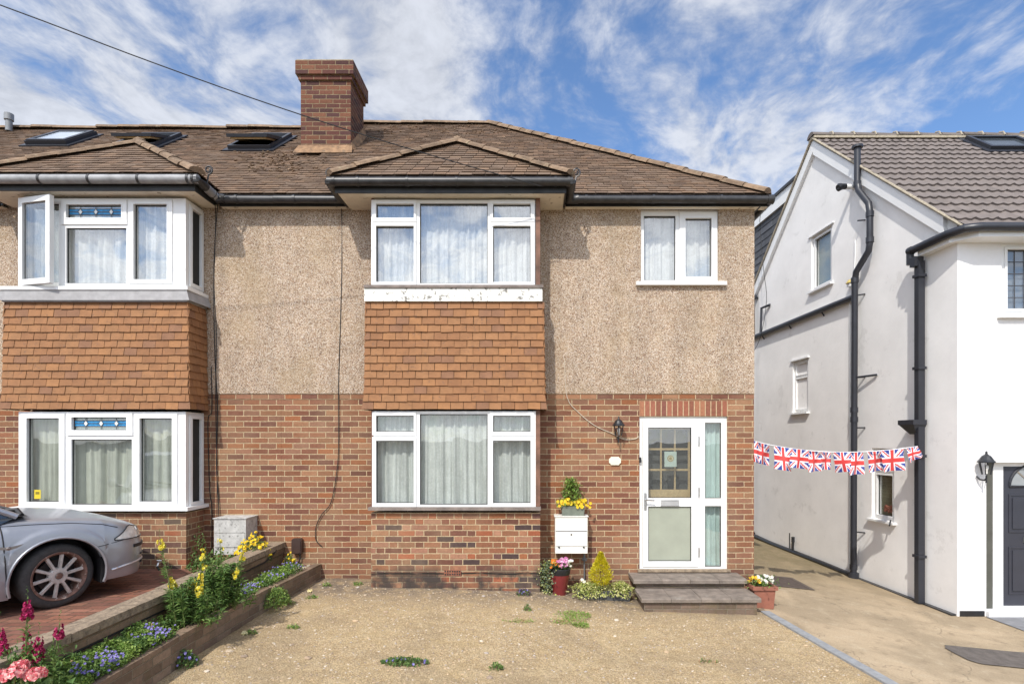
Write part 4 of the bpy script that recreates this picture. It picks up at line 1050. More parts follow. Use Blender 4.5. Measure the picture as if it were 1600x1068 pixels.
def concrete_mat():
    m, g, b = new_mat('stained_concrete'); p = world_pos(g)
    n1 = g.noise(p, .9, 6, .62, .4); n2 = g.noise(p, 5., 6, .65); n3 = g.noise(p, 70., 3, .7)
    c = g.mix(g.rng(n1, .38, .62, 0, 1), (.455, .35, .23), (.335, .26, .17))
    c = g.mix(g.rng(n2, .52, .72, 0, .6), c, (.48, .39, .27))
    c = g.mix(g.rng(n2, .46, .28, 0, .55), c, (.18, .135, .085))
    y = g.sep(p)[1]
    c = g.mix(g.m('MULTIPLY', g.rng(y, 0.3, 3.5, 0, .7), g.rng(n2, .3, .6, .5, 1)), c, (.15, .125, .06))
    w = g.noise(p, 1.6, 4, .6); 
    dn = g.n('ShaderNodeVectorMath', operation='ADD'); g.put(dn.inputs[0], p); g.put(dn.inputs[1], g.comb(w, w, w))
    cr = g.voro(dn.outputs[0], .55, 'DISTANCE_TO_EDGE')
    crack = g.rng(cr.outputs['Distance'], .0, .006, .4, 0)
    c = g.mix(crack, c, (.16, .13, .09))
    c = g.scale(c, g.rng(n3, .3, .7, .85, 1.15, False))
    g.put(b.inputs['Base Color'], c); b.inputs['Roughness'].default_value = .9; b.inputs['Specular IOR Level'].default_value = .25
    g.put(b.inputs['Normal'], g.bump(g.m('ADD', n3, g.m('MULTIPLY', crack, -2.)), .004)); return m
M_GRAVEL = gravel_mat(); M_CONC = concrete_mat()
M_TARMAC = mat('old_tarmac', (.13,.11,.095), .95, var=.3, vs=10, bump=.01, bs=90)
M_SOIL = mat('dry_soil', (.13,.09,.06), .95, var=.4, vs=12, bump=.03, bs=25, spots=(30, .62, (.40,.35,.28)))
M_GREYKERB = mat('grey_edging', (.27,.275,.28), .85, var=.18, vs=14, bump=.003, bs=60)

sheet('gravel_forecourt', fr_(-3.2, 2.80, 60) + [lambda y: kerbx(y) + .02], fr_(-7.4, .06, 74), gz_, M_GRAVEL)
sheet('concrete_drive', [lambda y: kerbx(y) + .01] + fr_(3.65, 12, 44), fr_(-7.4, 14, 60), cz_, M_CONC)
sheet('brick_paving', fr_(-13, -3.45, 8), fr_(-7.4, .05, 8), lambda x, y: .265 - .006 * y, M_PAVERS)
ro = MB(); ro.box(-14, 13, -7.9, -7.4, -1, -.2); 
struct(ro.build('pavement', M_TARMAC))
g0 = MB(); g0.add([(-1500, -1500, -.9), (1500, -1500, -.9), (1500, 1500, -.9), (-1500, 1500, -.9)], [(0, 1, 2, 3)])
struct(g0.build('ground', mat('far_ground', (.16,.15,.12), .95, var=.2, vs=.2)))
# edging strip between gravel and concrete
mb = MB(); ys = fr_(-5.2, -.72, 26)
for a, b in zip(ys, ys[1:]):
    vs = []
    for y in (a, b - .004):
        k = kerbx(y); z = gz_(2.8, y)
        vs += [(k - .055, y, z - .1), (k + .055, y, z - .1), (k + .055, y, z + .016), (k - .055, y, z + .018)]
    mb.add(vs, [(0, 1, 2, 3), (7, 6, 5, 4), (2, 6, 7, 3), (0, 3, 7, 4), (1, 5, 6, 2)])
struct(mb.build('kerb', M_GREYKERB))
def ray(px, py): return Vector(((px - VX) / FP, 1, (VY - py) / FP))
CAMP = Vector((0, -CAMD, CAMH))
def onz(px, py, z): r = ray(px, py); return CAMP + r * ((z - CAMH) / r.z)
def onground(px, py, f=gz_):
    z = 0
    for _ in range(12): p = onz(px, py, z); z = f(p.x, p.y)
    return Vector((p.x, p.y, z))
# patch and cover let into the concrete
def patch(name, pts, mt, dz=.005):
    mb = MB(); V = [(x, y, cz_(x, y) + dz + .004) for x, y in pts]
    c = (sum(x for x, y in pts) / len(pts), sum(y for x, y in pts) / len(pts)); V.append((c[0], c[1], cz_(*c) + dz + .004))
    n = len(pts); mb.add(V, [(i, (i + 1) % n, n) for i in range(n)]); return mb.build(name, mt)
pts = []
for i in range(40):
    a = 2 * math.pi * i / 40; r = 1 + .10 * mn.noise(Vector((math.cos(a) * 1.4, math.sin(a) * 1.4, 2)))
    pts.append((5.35 + .80 * r * math.copysign(abs(math.cos(a)) ** .2, math.cos(a)), -1.62 + .26 * r * math.copysign(abs(math.sin(a)) ** .25, math.sin(a))))
struct(patch('tarmac_patch', pts, M_TARMAC))
struct(patch('doorstep_paving', [(6.2, -.66), (9.5, -.66), (9.5, -.04), (6.15, -.04)], mat('grey_slab', (.20,.20,.21), .9, var=.2, vs=8)))
mh = thing('manhole_cover', (3.82, 1.1, cz_(3.82, 1.1)), 'dark rusty manhole cover let into the shared drive behind the house corner', 'manhole cover')
MH = lambda x, y: (x, y, cz_(x, y))
mb = MB(); mb.add([Vector(MH(x, y)) + Vector((0, 0, .010)) for x, y in ((3.47, .77), (4.17, .77), (4.17, 1.42), (3.47, 1.42))], [(0, 1, 2, 3)]); mb.build('lid', mat('rusty_iron', (.085,.062,.05), .85, var=.3, vs=14, bump=.006, bs=50), mh)
mb = MB()
for (a, b, c, d) in ((3.42, .72, 4.22, .77), (3.42, 1.42, 4.22, 1.47), (3.42, .77, 3.47, 1.42), (4.17, .77, 4.22, 1.42)):
    mb.add([Vector(MH(x, y)) + Vector((0, 0, .012)) for x, y in ((a, b), (c, b), (c, d), (a, d))], [(0, 1, 2, 3)])
mb.build('frame', mat('iron_frame', (.12,.095,.075), .8, var=.3), mh)
# loose stones on the forecourt
mb = MB(); rnd = random.Random(4)
for i in range(6500):
    y = -.15 - 4.6 * rnd.random() ** 1.1; x = rnd.uniform(-2.9, 3.0)
    if x > kerbx(y) - .08: continue
    if 1.25 < x < 2.85 and y > -.95: continue
    if -2.15 < x < .1 and y > -.43: continue
    r = rnd.choice((.003, .004, .005, .006, .007)) * rnd.uniform(.8, 1.3)
    if rnd.random() < .012: r *= 2.8
    random.seed(i); mb.blob((x, y, gz_(x, y) + r * .25), r * 1.3, sq=(1.2, 1, .6), jit=.3)
random.seed(11)
o = mb.build('gravel', mat('loose_stones', None, .9, var=.2, vs=40, pal=[(.50,.40,.29),(.38,.28,.19),(.57,.49,.39),(.30,.23,.17),(.46,.35,.22),(.40,.34,.29),(.52,.38,.24)]))
tag(o, 'loose pebbles strewn over the sandy gravel forecourt', 'gravel', kind='stuff')

# ================================================================== garden walls and steps
def wall_run(pts, w, z0, z1, mb, mi=0, zend=None):
    """pts: (x, y) of the right-hand edge, house end first"""
    vs = []
    for i, (x, y) in enumerate(pts):
        zt = z1 if not callable(z1) else z1(y)
        vs += [(x - w, y, z0), (x, y, z0), (x, y, zt), (x - w, y, zt)]
    fs = [(3, 2, 1, 0)]
    for i in range(len(pts) - 1):
        a = i * 4; fs += [(a + k, a + (k + 1) % 4, a + 4 + (k + 1) % 4, a + 4 + k) for k in range(4)]
    a = 4 * (len(pts) - 1); fs.append((a, a + 1, a + 2, a + 3)); mb.add(vs, fs, mi)
def rwx(y): return -3.41 + (-3.33 + 3.41) * (-.05 - y) / 3.83
rw = thing('retaining_wall', (-3.4, -2.5, .1), 'low brick wall topped with sandy coping stones between the two front gardens', 'garden wall')
mb = MB(); wall_run([(rwx(y) - .03, y) for y in (-.005, -5.6)], .13, -.1, .40, mb)
wall_run([(rwx(y) - .008, y) for y in (-.005, -5.6)], .165, .400, .478, mb); mb.build('brickwork', M_GARDENBRICK, rw)
mb = MB(); y = -.005; i = 0
while y > -5.6:
    e = y - .60; dz = random.uniform(-.005, .005); wall_run([(rwx(y - .004) + random.uniform(-.004, .004), y - .004), (rwx(e) + random.uniform(-.004, .004), e + .004)], .20, .4781, .545 + dz, mb); y = e
mb.build('coping', M_COPING, rw)
mb = MB(); mb.tube([(rwx(-.25) - .01, -.25, .50), (rwx(-.35) + .005, -.35, .46), (rwx(-.6) + .004, -.6, .40), (rwx(-1.3) - .018, -1.3, .385), (rwx(-2.5) - .018, -2.5, .39), (rwx(-5) - .018, -5, .385)], .010, 6)
tag(mb.build('garden_cable', M_CABLE), 'black cable clipped along the side of the coped garden wall', 'cable')
def lwx(y): return lerp_tab(-y, [(0, -2.92), (1.3, -3.0), (2.7, -3.03), (3.9, -2.99), (5.5, -2.93)])
lw = thing('planter_wall', (-3.0, -2.5, 0), 'ankle-high mossy brick edging wall of the flower bed beside the gravel', 'garden wall')
mb = MB(); wall_run([(lwx(y), y) for y in (-.005, -.5, -1.24)], .105, -.15, .245, mb); mb.build('brickwork', M_LOWBRICK, lw)
mb = MB(); wall_run([(lwx(y) , y) for y in (-1.27, -2, -2.7, -3.3, -3.9, -5.5)], .105, -.15, .265, mb); mb.build('brickwork', M_LOWBRICK, lw)
def bedz(x, y):                                          # the soil banks up against the coped wall
    a, b = rwx(y) - .04, lwx(y) - .09; f = min(1, max(0, (x - a) / (b - a))); return (.33 if y < -1.6 else .27) * (1 - f) + .235 * f
sheet('flower_bed_soil', [lambda y: rwx(y) - .04, lambda y: (rwx(y) + lwx(y)) / 2 - .1, lambda y: (rwx(y) + lwx(y)) / 2, lambda y: lwx(y) - .09], fr_(-5.5, -.004, 40), lambda x, y: bedz(x, y) - .03 + .03 * mn.noise(Vector((x * 6, y * 6, 1))), M_SOIL)

st = thing('stone_steps', (2.03, -.5, -.15), 'two worn grey slab steps up to the white front door', 'steps')
M_SLAB = mat('worn_step_slab', (.205,.168,.138), .85, var=.35, vs=7, bump=.006, bs=50, spots=(5, .60, (.26,.23,.195)))
M_STEPBRICK = brick_mat('step_brick', [(.165,.115,.085),(.14,.10,.075),(.19,.135,.10)], (.20,.165,.125), moss=.5)
for (x0, x1, yf_, yb, zt, zb, name) in ((1.285, 2.77, -.41, -.003, .125, .075, 'upper'), (1.30, 2.76, -.87, -.39, .012, -.035, 'lower')):
    mb = MB(); n = 4
    for i in range(n):
        a = x0 + (x1 - x0) * i / n; b = x0 + (x1 - x0) * (i + 1) / n
        j = random.uniform(-.004, .004)
        vs = [(a + .002, yf_ + j, zb), (b - .002, yf_ + j, zb), (b - .002, yb, zb), (a + .002, yb, zb), (a + .002, yf_ + j + .008, zt + j), (b - .002, yf_ + j + .008, zt + j), (b - .002, yb, zt), (a + .002, yb, zt), (a + .002, yf_ + j, zt - .01), (b - .002, yf_ + j, zt - .01)]
        mb.add(vs, [(0, 1, 9, 8), (8, 9, 5, 4), (4, 5, 6, 7), (0, 8, 4, 7, 3), (1, 2, 6, 5, 9), (0, 3, 2, 1)])
    mb.build('tread', M_SLAB, st)
mb = MB(); mb.box(1.33, 2.74, -.36, -.003, .012, .0749); mb.build('riser', M_STEPBRICK, st)
mb = MB(); mb.box(1.34, 2.72, -.83, -.004, -.3, -.0351); mb.build('riser', M_STEPBRICK, st)

# ================================================================== things fixed to the walls
def meter_box(x0, x1, y0, z0, z1, mt, label, dirt=False):
    t = thing('meter_box', ((x0 + x1) / 2, -.0, z0), label, 'meter box', 'gas meter boxes on the front walls')
    mb = MB(); mb.box(x0, x1, y0, -.001, z0, z1); mb.box(x0 - .012, x1 + .012, y0 - .012, -.0012, z1, z1 + .012)
    mb.build('case', mt, t)
    zs = z0 + (z1 - z0) * .60
    mb = MB(); mb.box(x0 + .012, x1 - .012, y0 - .010, y0 - .0005, z0 + .10, zs); 
    d = mb.build('lid', mt, t)
    mb = MB(); mb.box(x0 + .008, x1 - .008, y0 - .004, y0 - .0006, zs + .002, zs + .010); mb.tube([((x0 + x1) / 2, y0 - .012, zs - .04), ((x0 + x1) / 2, y0 - .002, zs - .04)], .012, 10)
    for x in (x0 + .05, x1 - .05): mb.tube([(x, y0 - .016, z0 + .085), (x, y0 - .002, z0 + .085)], .012, 8)
    mb.build('latch', M_GASKET if not dirt else mat('grey_groove', (.25,.24,.22), .9), d)
M_BOXWHITE = mat('cream_white_plastic', (.76,.74,.69), .5, var=.04, vs=3)
M_BOXSTONE = mat('lichened_white_box', (.47,.46,.435), .9, var=.2, vs=10, spots=(26, .55, (.24,.235,.22)), bump=.003)
meter_box(X(867.5, -.22), X(918, -.22), -.22, Z(864, -.22), Z(807, -.22), M_BOXWHITE, 'clean white plastic meter box with a planter on top')
meter_box(-4.22, -3.80, -.30, .43, .90, M_BOXSTONE, 'grey lichen-speckled meter box in the corner beside the left bay', True)
t = thing('gas_pipe', (.62, -.06, .3), 'short grey gas pipe and valve below the white meter box', 'pipe')
mb = MB(); px_ = X(913, -.06); mb.tube([(px_, -.06, .46), (px_, -.06, Z(874, -.06))], .014, 8); mb.tube([(px_ - .02, -.05, Z(873, -.06)), (px_ + .02, -.09, Z(873, -.06))], .022, 8); mb.tube([(px_, -.05, Z(874, -.06)), (px_, -.05, -.1)], .009, 6)
mb.build('pipework', mat('grey_pipe', (.16,.16,.16), .6), t, smooth=True)
t = thing('junction_box', (-3.23, -.03, .39), 'brown plastic junction box low on the brick wall', 'junction box')
mb = MB(); x0, x1, z0, z1 = -3.30, -3.165, .39, .60
pr = [(x0, z0 + .02), (x0 + .02, z0), (x1 - .02, z0), (x1, z0 + .02), (x1, z1 - .02), (x1 - .02, z1), (x0 + .02, z1), (x0, z1 - .02)]
mb.prism(pr, -.075, -.001); mb.prism([(x + (.012 if x < -3.23 else -.012), z + (.012 if z < .5 else -.012)) for x, z in pr], -.085, -.075)
mb.build('cover', mat('dark_brown_plastic', (.055,.032,.026), .4), t)
mb = MB(); mb.tube([(-3.2, -.03, .39), (-3.2, -.035, .31), (-3.23, -.05, .25)], .010, 6); mb.build('cable_tail', M_CABLE, t)
# name plate, unreadable in the photograph and left blank
mb = MB(); a, b, c, d = PR(-.01, 951.5, 970, 713, 726); q = .03
mb.prism([(a, c + q), (a + q * .6, c + q * .6), (a + q, c), (b - q, c), (b - q * .6, c + q * .6), (b, c + q), (b, d - q), (b - q * .6, d - q * .6), (b - q, d), (a + q, d), (a + q * .6, d - q * .6), (a, d - q)], -.022, -.001)
tag(mb.build('house_plate', mat('cream_ceramic', (.80,.74,.58), .3)), 'blank cream plaque with scalloped corners on the brick beside the door', 'sign')
def lantern(loc, s, M, label):
    t = thing('wall_lantern', loc, label, 'wall lamp', 'black coach lamps by the front doors')
    MM = Matrix.Translation(loc) @ M @ Matrix.Scale(s, 4)
    mb = MB(MM); mb.lathe([(.001, 0), (.055, 0), (.055, .012), (.03, .03), (.001, .03)], 14, 0, Matrix.Rotation(R(90), 4, 'X'))
    mb.tube([(0, -.02, 0), (0, -.06, -.045), (0, -.12, -.05), (0, -.14, -.02), (0, -.14, .02)], .012, 8)
    mb.tube([(0, -.14, .02), (0, -.14, -.07)], .010, 8); mb.blob((0, -.14, -.075), .016)
    mb.build('bracket', M_BLACKPLASTIC, t, smooth=True)
    mb = MB(MM @ Matrix.Translation((0, -.14, 0))); mb.lathe([(.001, .195), (.105, .195), (.105, .21), (.085, .235), (.055, .285), (.02, .31), (.012, .325), (.018, .335), (.001, .36)], 12); mb.build('lantern_roof', M_BLACKPLASTIC, t)
    mb = MB(MM @ Matrix.Translation((0, -.14, 0)))
    n = 6
    for i in range(n):
        a = 2 * math.pi * i / n + .3; mb.tube([(.052 * math.cos(a), .052 * math.sin(a), .03), (.088 * math.cos(a), .088 * math.sin(a), .20)], .007, 5)
    mb.lathe([(.001, .015), (.058, .018), (.058, .034), (.001, .034)], n, 0, Matrix.Rotation(.3, 4, 'Z'))
    mb.build('cage', M_BLACKPLASTIC, t)
    mb = MB(MM @ Matrix.Translation((0, -.14, 0))); mb.lathe([(.048, .035), (.082, .195)], n, 0, Matrix.Rotation(.3, 4, 'Z')); mb.build('lantern_glass', M_GLASS, t)
    mb = MB(MM @ Matrix.Translation((0, -.14, 0))); mb.lathe([(.001, .04), (.014, .04), (.016, .09), (.028, .12), (.026, .15), (.001, .165)], 10); mb.build('bulb', mat('frosted_bulb', (.75,.74,.70), .3) if not bpy.data.materials.get('frosted_bulb') else bpy.data.materials['frosted_bulb'], t, smooth=True)
lantern((X(965, -.02), -.001, Z(683, -.1)), .80, Matrix(), 'black coach lamp on the brick wall left of the white glazed door')
lantern((X(1525, -.02), -.001, Z(744, -.1)), .97, Matrix.Rotation(R(25), 4, 'Z'), 'black coach lamp on the bright white wall by the charcoal door')
# tap on the left bay
t = thing('garden_tap', (X(250, -.45), -.45, .4), 'small garden tap and hose tail low on the left bay brickwork', 'tap')
mb = MB(); p = Vector((X(249, -.45), -.40, Z(879, -.45))); mb.tube([p, p + Vector((0, -.07, 0)), p + Vector((0, -.09, -.04))], .014, 8); mb.tube([p + Vector((-.03, -.05, .03)), p + Vector((.03, -.05, .03))], .008, 6); mb.tube([p + Vector((0, -.05, 0)), p + Vector((0, -.05, .03))], .008, 6)
mb.build('tap_body', M_METAL, t, smooth=True)
mb = MB(); mb.tube([p + Vector((0, -.09, -.03)), p + Vector((.04, -.1, -.1)), p + Vector((.12, -.08, -.13)), p + Vector((.25, -.06, -.14))], .012, 6); mb.build('hose_tail', M_CABLE, t, smooth=True)

# ================================================================== cables
def cable(name, pts, r, label, mt=None, sm=4):
    P = [Vector(p) for p in pts]; out = []
    for i in range(len(P) - 1):
        p0, p1, p2, p3 = P[max(i - 1, 0)], P[i], P[i + 1], P[min(i + 2, len(P) - 1)]
        for k in range(sm):
            t = k / sm; out.append(.5 * ((2 * p1) + (p2 - p0) * t + (2 * p0 - 5 * p1 + 4 * p2 - p3) * t * t + (3 * p1 - p0 - 3 * p2 + p3) * t ** 3))
    out.append(P[-1]); mb = MB(); mb.tube(out, r, 6); return tag(mb.build(name, mt or M_CABLE, None, smooth=True), label, 'cable')
def WP(px, py, Y=-.02): return (X(px, Y), Y, Z(py, Y))
def FPT(px, py, Y): return (X(px, Y), Y, Z(py, Y))
a, b = Vector(FPT(0, 8, -2.2)), Vector(FPT(846, 291, -.66))
cable('overhead_cable', [a + (a - b) * 1.0 + Vector((0, 0, .3)), a + (a - b) * .4 + Vector((0, 0, .06)), a] + [a.lerp(b, f) - Vector((0, 0, .10 * math.sin(math.pi * f))) for f in (.2, .4, .6, .8)] + [b], .0058, 'thin black overhead cable running from upper left down to the middle bay gutter')
cable('wall_cable', [WP(530, 300, -.14), WP(534, 335), WP(534, 420), WP(532, 500), WP(529, 600, -.022), WP(529, 700), WP(525, 745), WP(517, 785), WP(503, 803), WP(494, 822), WP(493, 840), WP(497, 848), WP(503, 853)], .006, 'single black cable hanging down the wall between the bays and curling at its end')
cable('wall_cable', [WP(336, 318, -.1), WP(337, 350), WP(334, 450), WP(336, 560), WP(340, 640), WP(338, 720), WP(341, 775), WP(342, 808, -.03)], .006, 'black cable nearest the left bay, running down to the grey meter box')
cable('wall_cable', [WP(340, 320, -.1), WP(334, 420), WP(338, 520), WP(337, 620), WP(339, 740), WP(339, 808, -.03)], .005, 'thinner black cable twisting alongside the one above the grey meter box')
cable('wall_cable', [WP(330, 572), WP(331, 640), WP(325, 655), WP(326, 720), WP(328, 770), WP(331, 795), WP(331, 870)], .006, 'short black cable tucked into the corner of the left bay lower wall')
cable('doorbell_wire', [WP(882, 560, -.02), WP(886, 620, -.02), WP(905, 645, -.012), WP(930, 665, -.012), WP(957, 677, -.012), WP(975, 686, -.012), WP(993, 685, -.012), WP(998, 681, -.012)], .005, 'thin cream wire drooping across the brick to the lamp by the door', mat('cream_wire', (.55,.48,.38), .7))
p0 = Vector((HX + .12, -.1, 5.05))
cable('slack_cable', [p0, SP(tpx(1207), Zs(345, tpx(1207)), .3), SP(tpx(1213), Zs(420, tpx(1213)), .3), SP(tpx(1211), Zs(470, tpx(1211)), .2), SP(tpx(1200), Zs(530, tpx(1200)), .2), SP(tpx(1182), Zs(560, tpx(1182)), .2)], .006, 'slack black cable looping from the gutter corner across the white gable')

# ================================================================== bunting
M_FLAG = [mat('flag_blue', (.035,.06,.28), .8, var=.05), mat('flag_white', (.78,.78,.80), .8, var=.03), mat('flag_red', (.62,.055,.05), .8, var=.05)]
def union(u, v):
    """which colour of the union flag lies at u, v in 0..1"""
    W, H = 1.25, 1.0; x, y = (u - .5) * W, (v - .5) * H
    if abs(x) < .105 or abs(y) < .105: return 2
    if abs(x) < .17 or abs(y) < .17: return 1
    L = math.hypot(W, H)
    d1 = (x * H - y * W) / L; d2 = (x * H + y * W) / L
    for d, sgn in ((d1, 1), (d2, -1)):
        o = d * (1 if x > 0 else -1) * sgn
        if 0 < o < .07 and abs(d) < .11: return 2
    if abs(d1) < .105 or abs(d2) < .105: return 1
    return 0
bt = thing('bunting', (4.3, .3, 1.8), 'string of small union flags stretched across the drive to the black downpipe', 'bunting')
e0 = Vector((HX + .01, .25, Z(686, .25))); e1 = SP(tpx(1452), Zs(697, tpx(1452)), .18)
def string_pt(f):
    p = e0.lerp(e1, f); p.z -= .15 * 4 * f * (1 - f) * (1 - .25 * f); return p
mb = MB(); mb.tube([string_pt(i / 30) for i in range(31)], .007, 6); mb.build('string', mat('white_tape', (.75,.75,.75), .8), bt)
fl = [(-.03, .045, .14, .06), (.05, .132, .0, .02), (.155, .245, .03, .03), (.245, .335, -.02, .05), (.34, .42, .10, .22), (.43, .50, .02, .05), (.50, .575, .16, .35), (.59, .665, .02, .06), (.70, .80, .08, .05), (.785, .88, .12, .12), (.86, .945, -.05, .35), (.935, .985, .25, .75), (.975, 1.0, .1, .9)]
for k, (a, b, sw, curl_) in enumerate(fl):
    yaw = (.3, -.35, .1, .6, -.15, -.6, .7, .0, -.3, .5, -.5, .2, .3)[k]
    mb = MB(); nu, nv = 40, 30; A, B = string_pt(max(a - .004, -.02)), string_pt(min(b + .010, 1.0)); L = (B - A).length; Hh = (.31, .30, .33, .27, .31, .26, .30, .33, .30)[k % 9] if k not in (11, 12) else .22
    dirv = (B - A).normalized(); rnd = random.Random(k); ph = rnd.uniform(0, 6); out = Vector((-.15, -.98, 0))
    vs = []; fs = []; mis = []
    for j in range(nv + 1):
        v = j / nv
        for i in range(nu + 1):
            u = i / nu; drop = Hh * v
            p = A + dirv * (L * u * (1 - curl_ * .55 * v)) + Vector((0, 0, -1)) * drop * (1 - curl_ * .45 * u) + Vector((1, 0, 0)) * (sw * drop)
            p += out * (yaw * u * L) - dirv * (abs(yaw) * .22 * u * L)
            p += out * (.045 * v * math.sin(5 * u + ph) + curl_ * .12 * v * u + .012 * math.sin(9 * u + 4 * v + ph))
            vs.append(p)
    for j in range(nv):
        for i in range(nu):
            q = j * (nu + 1) + i; mb.add([], []); fs.append((q, q + nu + 1, q + nu + 2, q + 1)); mis.append(union((i + .5) / nu, 1 - (j + .5) / nv))
    mb.v = vs; mb.f = [list(f) for f in fs]; mb.mi = mis
    mb.build('flag', M_FLAG, bt, smooth=True, angle=180)
# ================================================================== the silver car
CARTH, WHTH = R(57), R(66)
wt = Vector((X(90, -2.1), -2.1, 0))
carloc = wt + Vector((-math.sin(CARTH), math.cos(CARTH), 0)) * .80; carloc.z = .275
car = thing('parked_car', carloc, 'silver saloon car with rusty ten-spoke wheels parked nose to the left bay', 'car', None, CARTH)
M_CAR = mat('silver_car_paint', (.37,.38,.41), .36, metal=.5, var=.08, vs=5, coat=.35)
M_TYRE = mat('tyre_rubber', (.055,.052,.050), .85, var=.25, vs=25)
M_RIM = mat('dull_alloy', (.56,.51,.47), .38, metal=.2, var=.25, vs=18)
M_RUST = mat('rusty_rim', (.19,.105,.078), .65, metal=.2, var=.4, vs=16, spots=(26, .56, (.55,.47,.41)))
M_TRIM = mat('car_black_trim', (.02,.02,.022), .5)
AX, AR = .31, .375
def k_side(z): return lerp_tab(z, [(.16, .955), (.24, .98), (.34, .995), (.50, 1.0), (.64, .992), (.74, .975), (.80, .95), (.86, .90)])
def nose(z): return lerp_tab(z, [(.15, .90), (.24, .97), (.40, 1.0), (.53, 1.0), (.57, .97), (.66, .92), (.74, .82), (.82, .62)])
def plan():
    st = [(x, .86) for x in [-3.72, -3.4, -3.0, -2.75, -2.4, -2.0, -1.6, -1.2, -.9, -.7, -.55, -.45]]
    st += [(AR * math.sin(a), .86) for a in [R(-90 + i * 9) for i in range(0, 21)]]
    st += [(.40, .855)]
    for i in range(1, 19):
        ph = R(90) * i / 18; st.append((.40 + .48 * math.sin(ph) ** .80, .855 * max(math.cos(ph), 0) ** .62))
    return st
PLAN = plan()
def zs_(x): return lerp_tab(x, [(-3.7, .86), (-2, .88), (-.6, .87), (0, .855), (.35, .825), (.6, .775), (.80, .71), (.95, .66)])
def hc_(x): return lerp_tab(x, [(-3.7, .95), (-1, .96), (-.5, .955), (0, .93), (.35, .885), (.6, .825), (.80, .745), (.95, .68)])
def bodypt(x, w, z, out=0.):
    f = k_side(z); xx = x
    d = math.hypot(x, z - AX) - AR                          # flared wheel arches
    if w > .6 and x < .55: out = out + .012 * (1 - min(1, max(0, (d - .095) / .02))) * (1 if d > -.05 else 0)
    if x > .38: xx = .38 + (x - .38) * nose(z)
    return Vector((xx, -(w * f) - (out if w > .05 else 0), z))
ROWS = 16
for sgn in (1,):
    mb = MB()
    for s in (1, -1):
        cols = []
        for (x, w) in PLAN:
            zb = .17 if x < .4 else .20
            if abs(x) < AR - 1e-6: zb = AX + math.sqrt(AR * AR - x * x)
            if abs(x + 2.75) < AR: zb = max(zb, AX + math.sqrt(AR * AR - (x + 2.75) ** 2) * .98)
            zt = zs_(x); cols.append([bodypt(x, w, zb + (zt - zb) * (j / ROWS)) for j in range(ROWS + 1)])
            col = cols[-1]; p = col[-1]; hz = hc_(x)
            for j in range(1, 7): t = j / 6; col.append(Vector((p.x, p.y * (1 - t), p.z + (hz - p.z) * (1 - (1 - t) ** 2.2))))
        n = len(cols[0]); vs = [Vector((p.x, p.y * s, p.z)) for c in cols for p in c]
        fs = [(a * n + b, (a + 1) * n + b, (a + 1) * n + b + 1, a * n + b + 1) for a in range(len(cols) - 1) for b in range(n - 1)]
        mb.add(vs, fs)
    # lip of the wheel arches
    for s in (1, -1):
        for xc in (0, -2.75):
            pts = []; 
            for i in range(29):
                a = R(-18 + i * 216 / 28); x = xc - (AR + .012) * math.cos(a); z = AX + (AR + .012) * math.sin(a)
                q = bodypt(x, .86, z); pts.append((q.x, (q.y - .002) * s, q.z))
            mb.tube(pts, .013, 8)
body = mb.build('body', M_CAR, car, smooth=True, world=False, angle=60)
# swage bulge above the front arch and the black gaps
def strip(pts, w, mi, mb, out=.004):
    """thin raised line following the side of the car; pts are (x, z)"""
    P = []
    for (x, z) in pts:
        ww = .86 if x <= .40 else next((b[1] + (c[1] - b[1]) * (x - b[0]) / (c[0] - b[0]) for b, c in zip(PLAN, PLAN[1:]) if b[0] <= x <= c[0] and c[0] > b[0]), 0)
        P.append(bodypt(x, ww, z, out))
    mb.tube(P, w, 5, mi)
def dense(pts, n=10):
    o = []
    for a, b in zip(pts, pts[1:]): o += [(a[0] + (b[0] - a[0]) * i / n, a[1] + (b[1] - a[1]) * i / n) for i in range(n)]
    return o + [pts[-1]]
mb = MB()
strip(dense([(-.385, .20), (-.40, .45), (-.41, .70), (-.42, .85)]), .006, 0, mb, -.001)
strip(dense([(.30, .56), (.42, .575), (.60, .60)]), .004, 0, mb, -.001)
strip(dense([(-.55, .855), (-.2, .845), (.1, .825), (.35, .785), (.52, .735)]), .005, 0, mb, -.001)
mb.build('panel_gaps', M_TRIM, body, world=False)
mb = MB(); strip([(-1.6 + i * .12, .265) for i in range(10)], .014, 0, mb, .004); strip(dense([(.43, .30), (.60, .325), (.75, .34), (.86, .345)], 8), .012, 0, mb, .004); mb.build('lower_trim', mat('bright_trim', (.62,.62,.63), .3, metal=.5), body, world=False)
mb = MB(); 
for dz in (0, .010, .020): strip(dense([(.66, .50 + dz), (.75, .50 + dz), (.84, .50 + dz), (.872, .50 + dz)], 6), .0085, 0, mb, .006)
mb.build('bumper_strip', M_TRIM, body, world=False)
mb = MB(); strip(dense([(.76, .40), (.82, .40), (.87, .40)], 6), .012, 0, mb, .004); strip(dense([(.77, .31), (.84, .31)], 6), .02, 0, mb, .0); mb.build('lower_grille', M_TRIM, body, world=False)
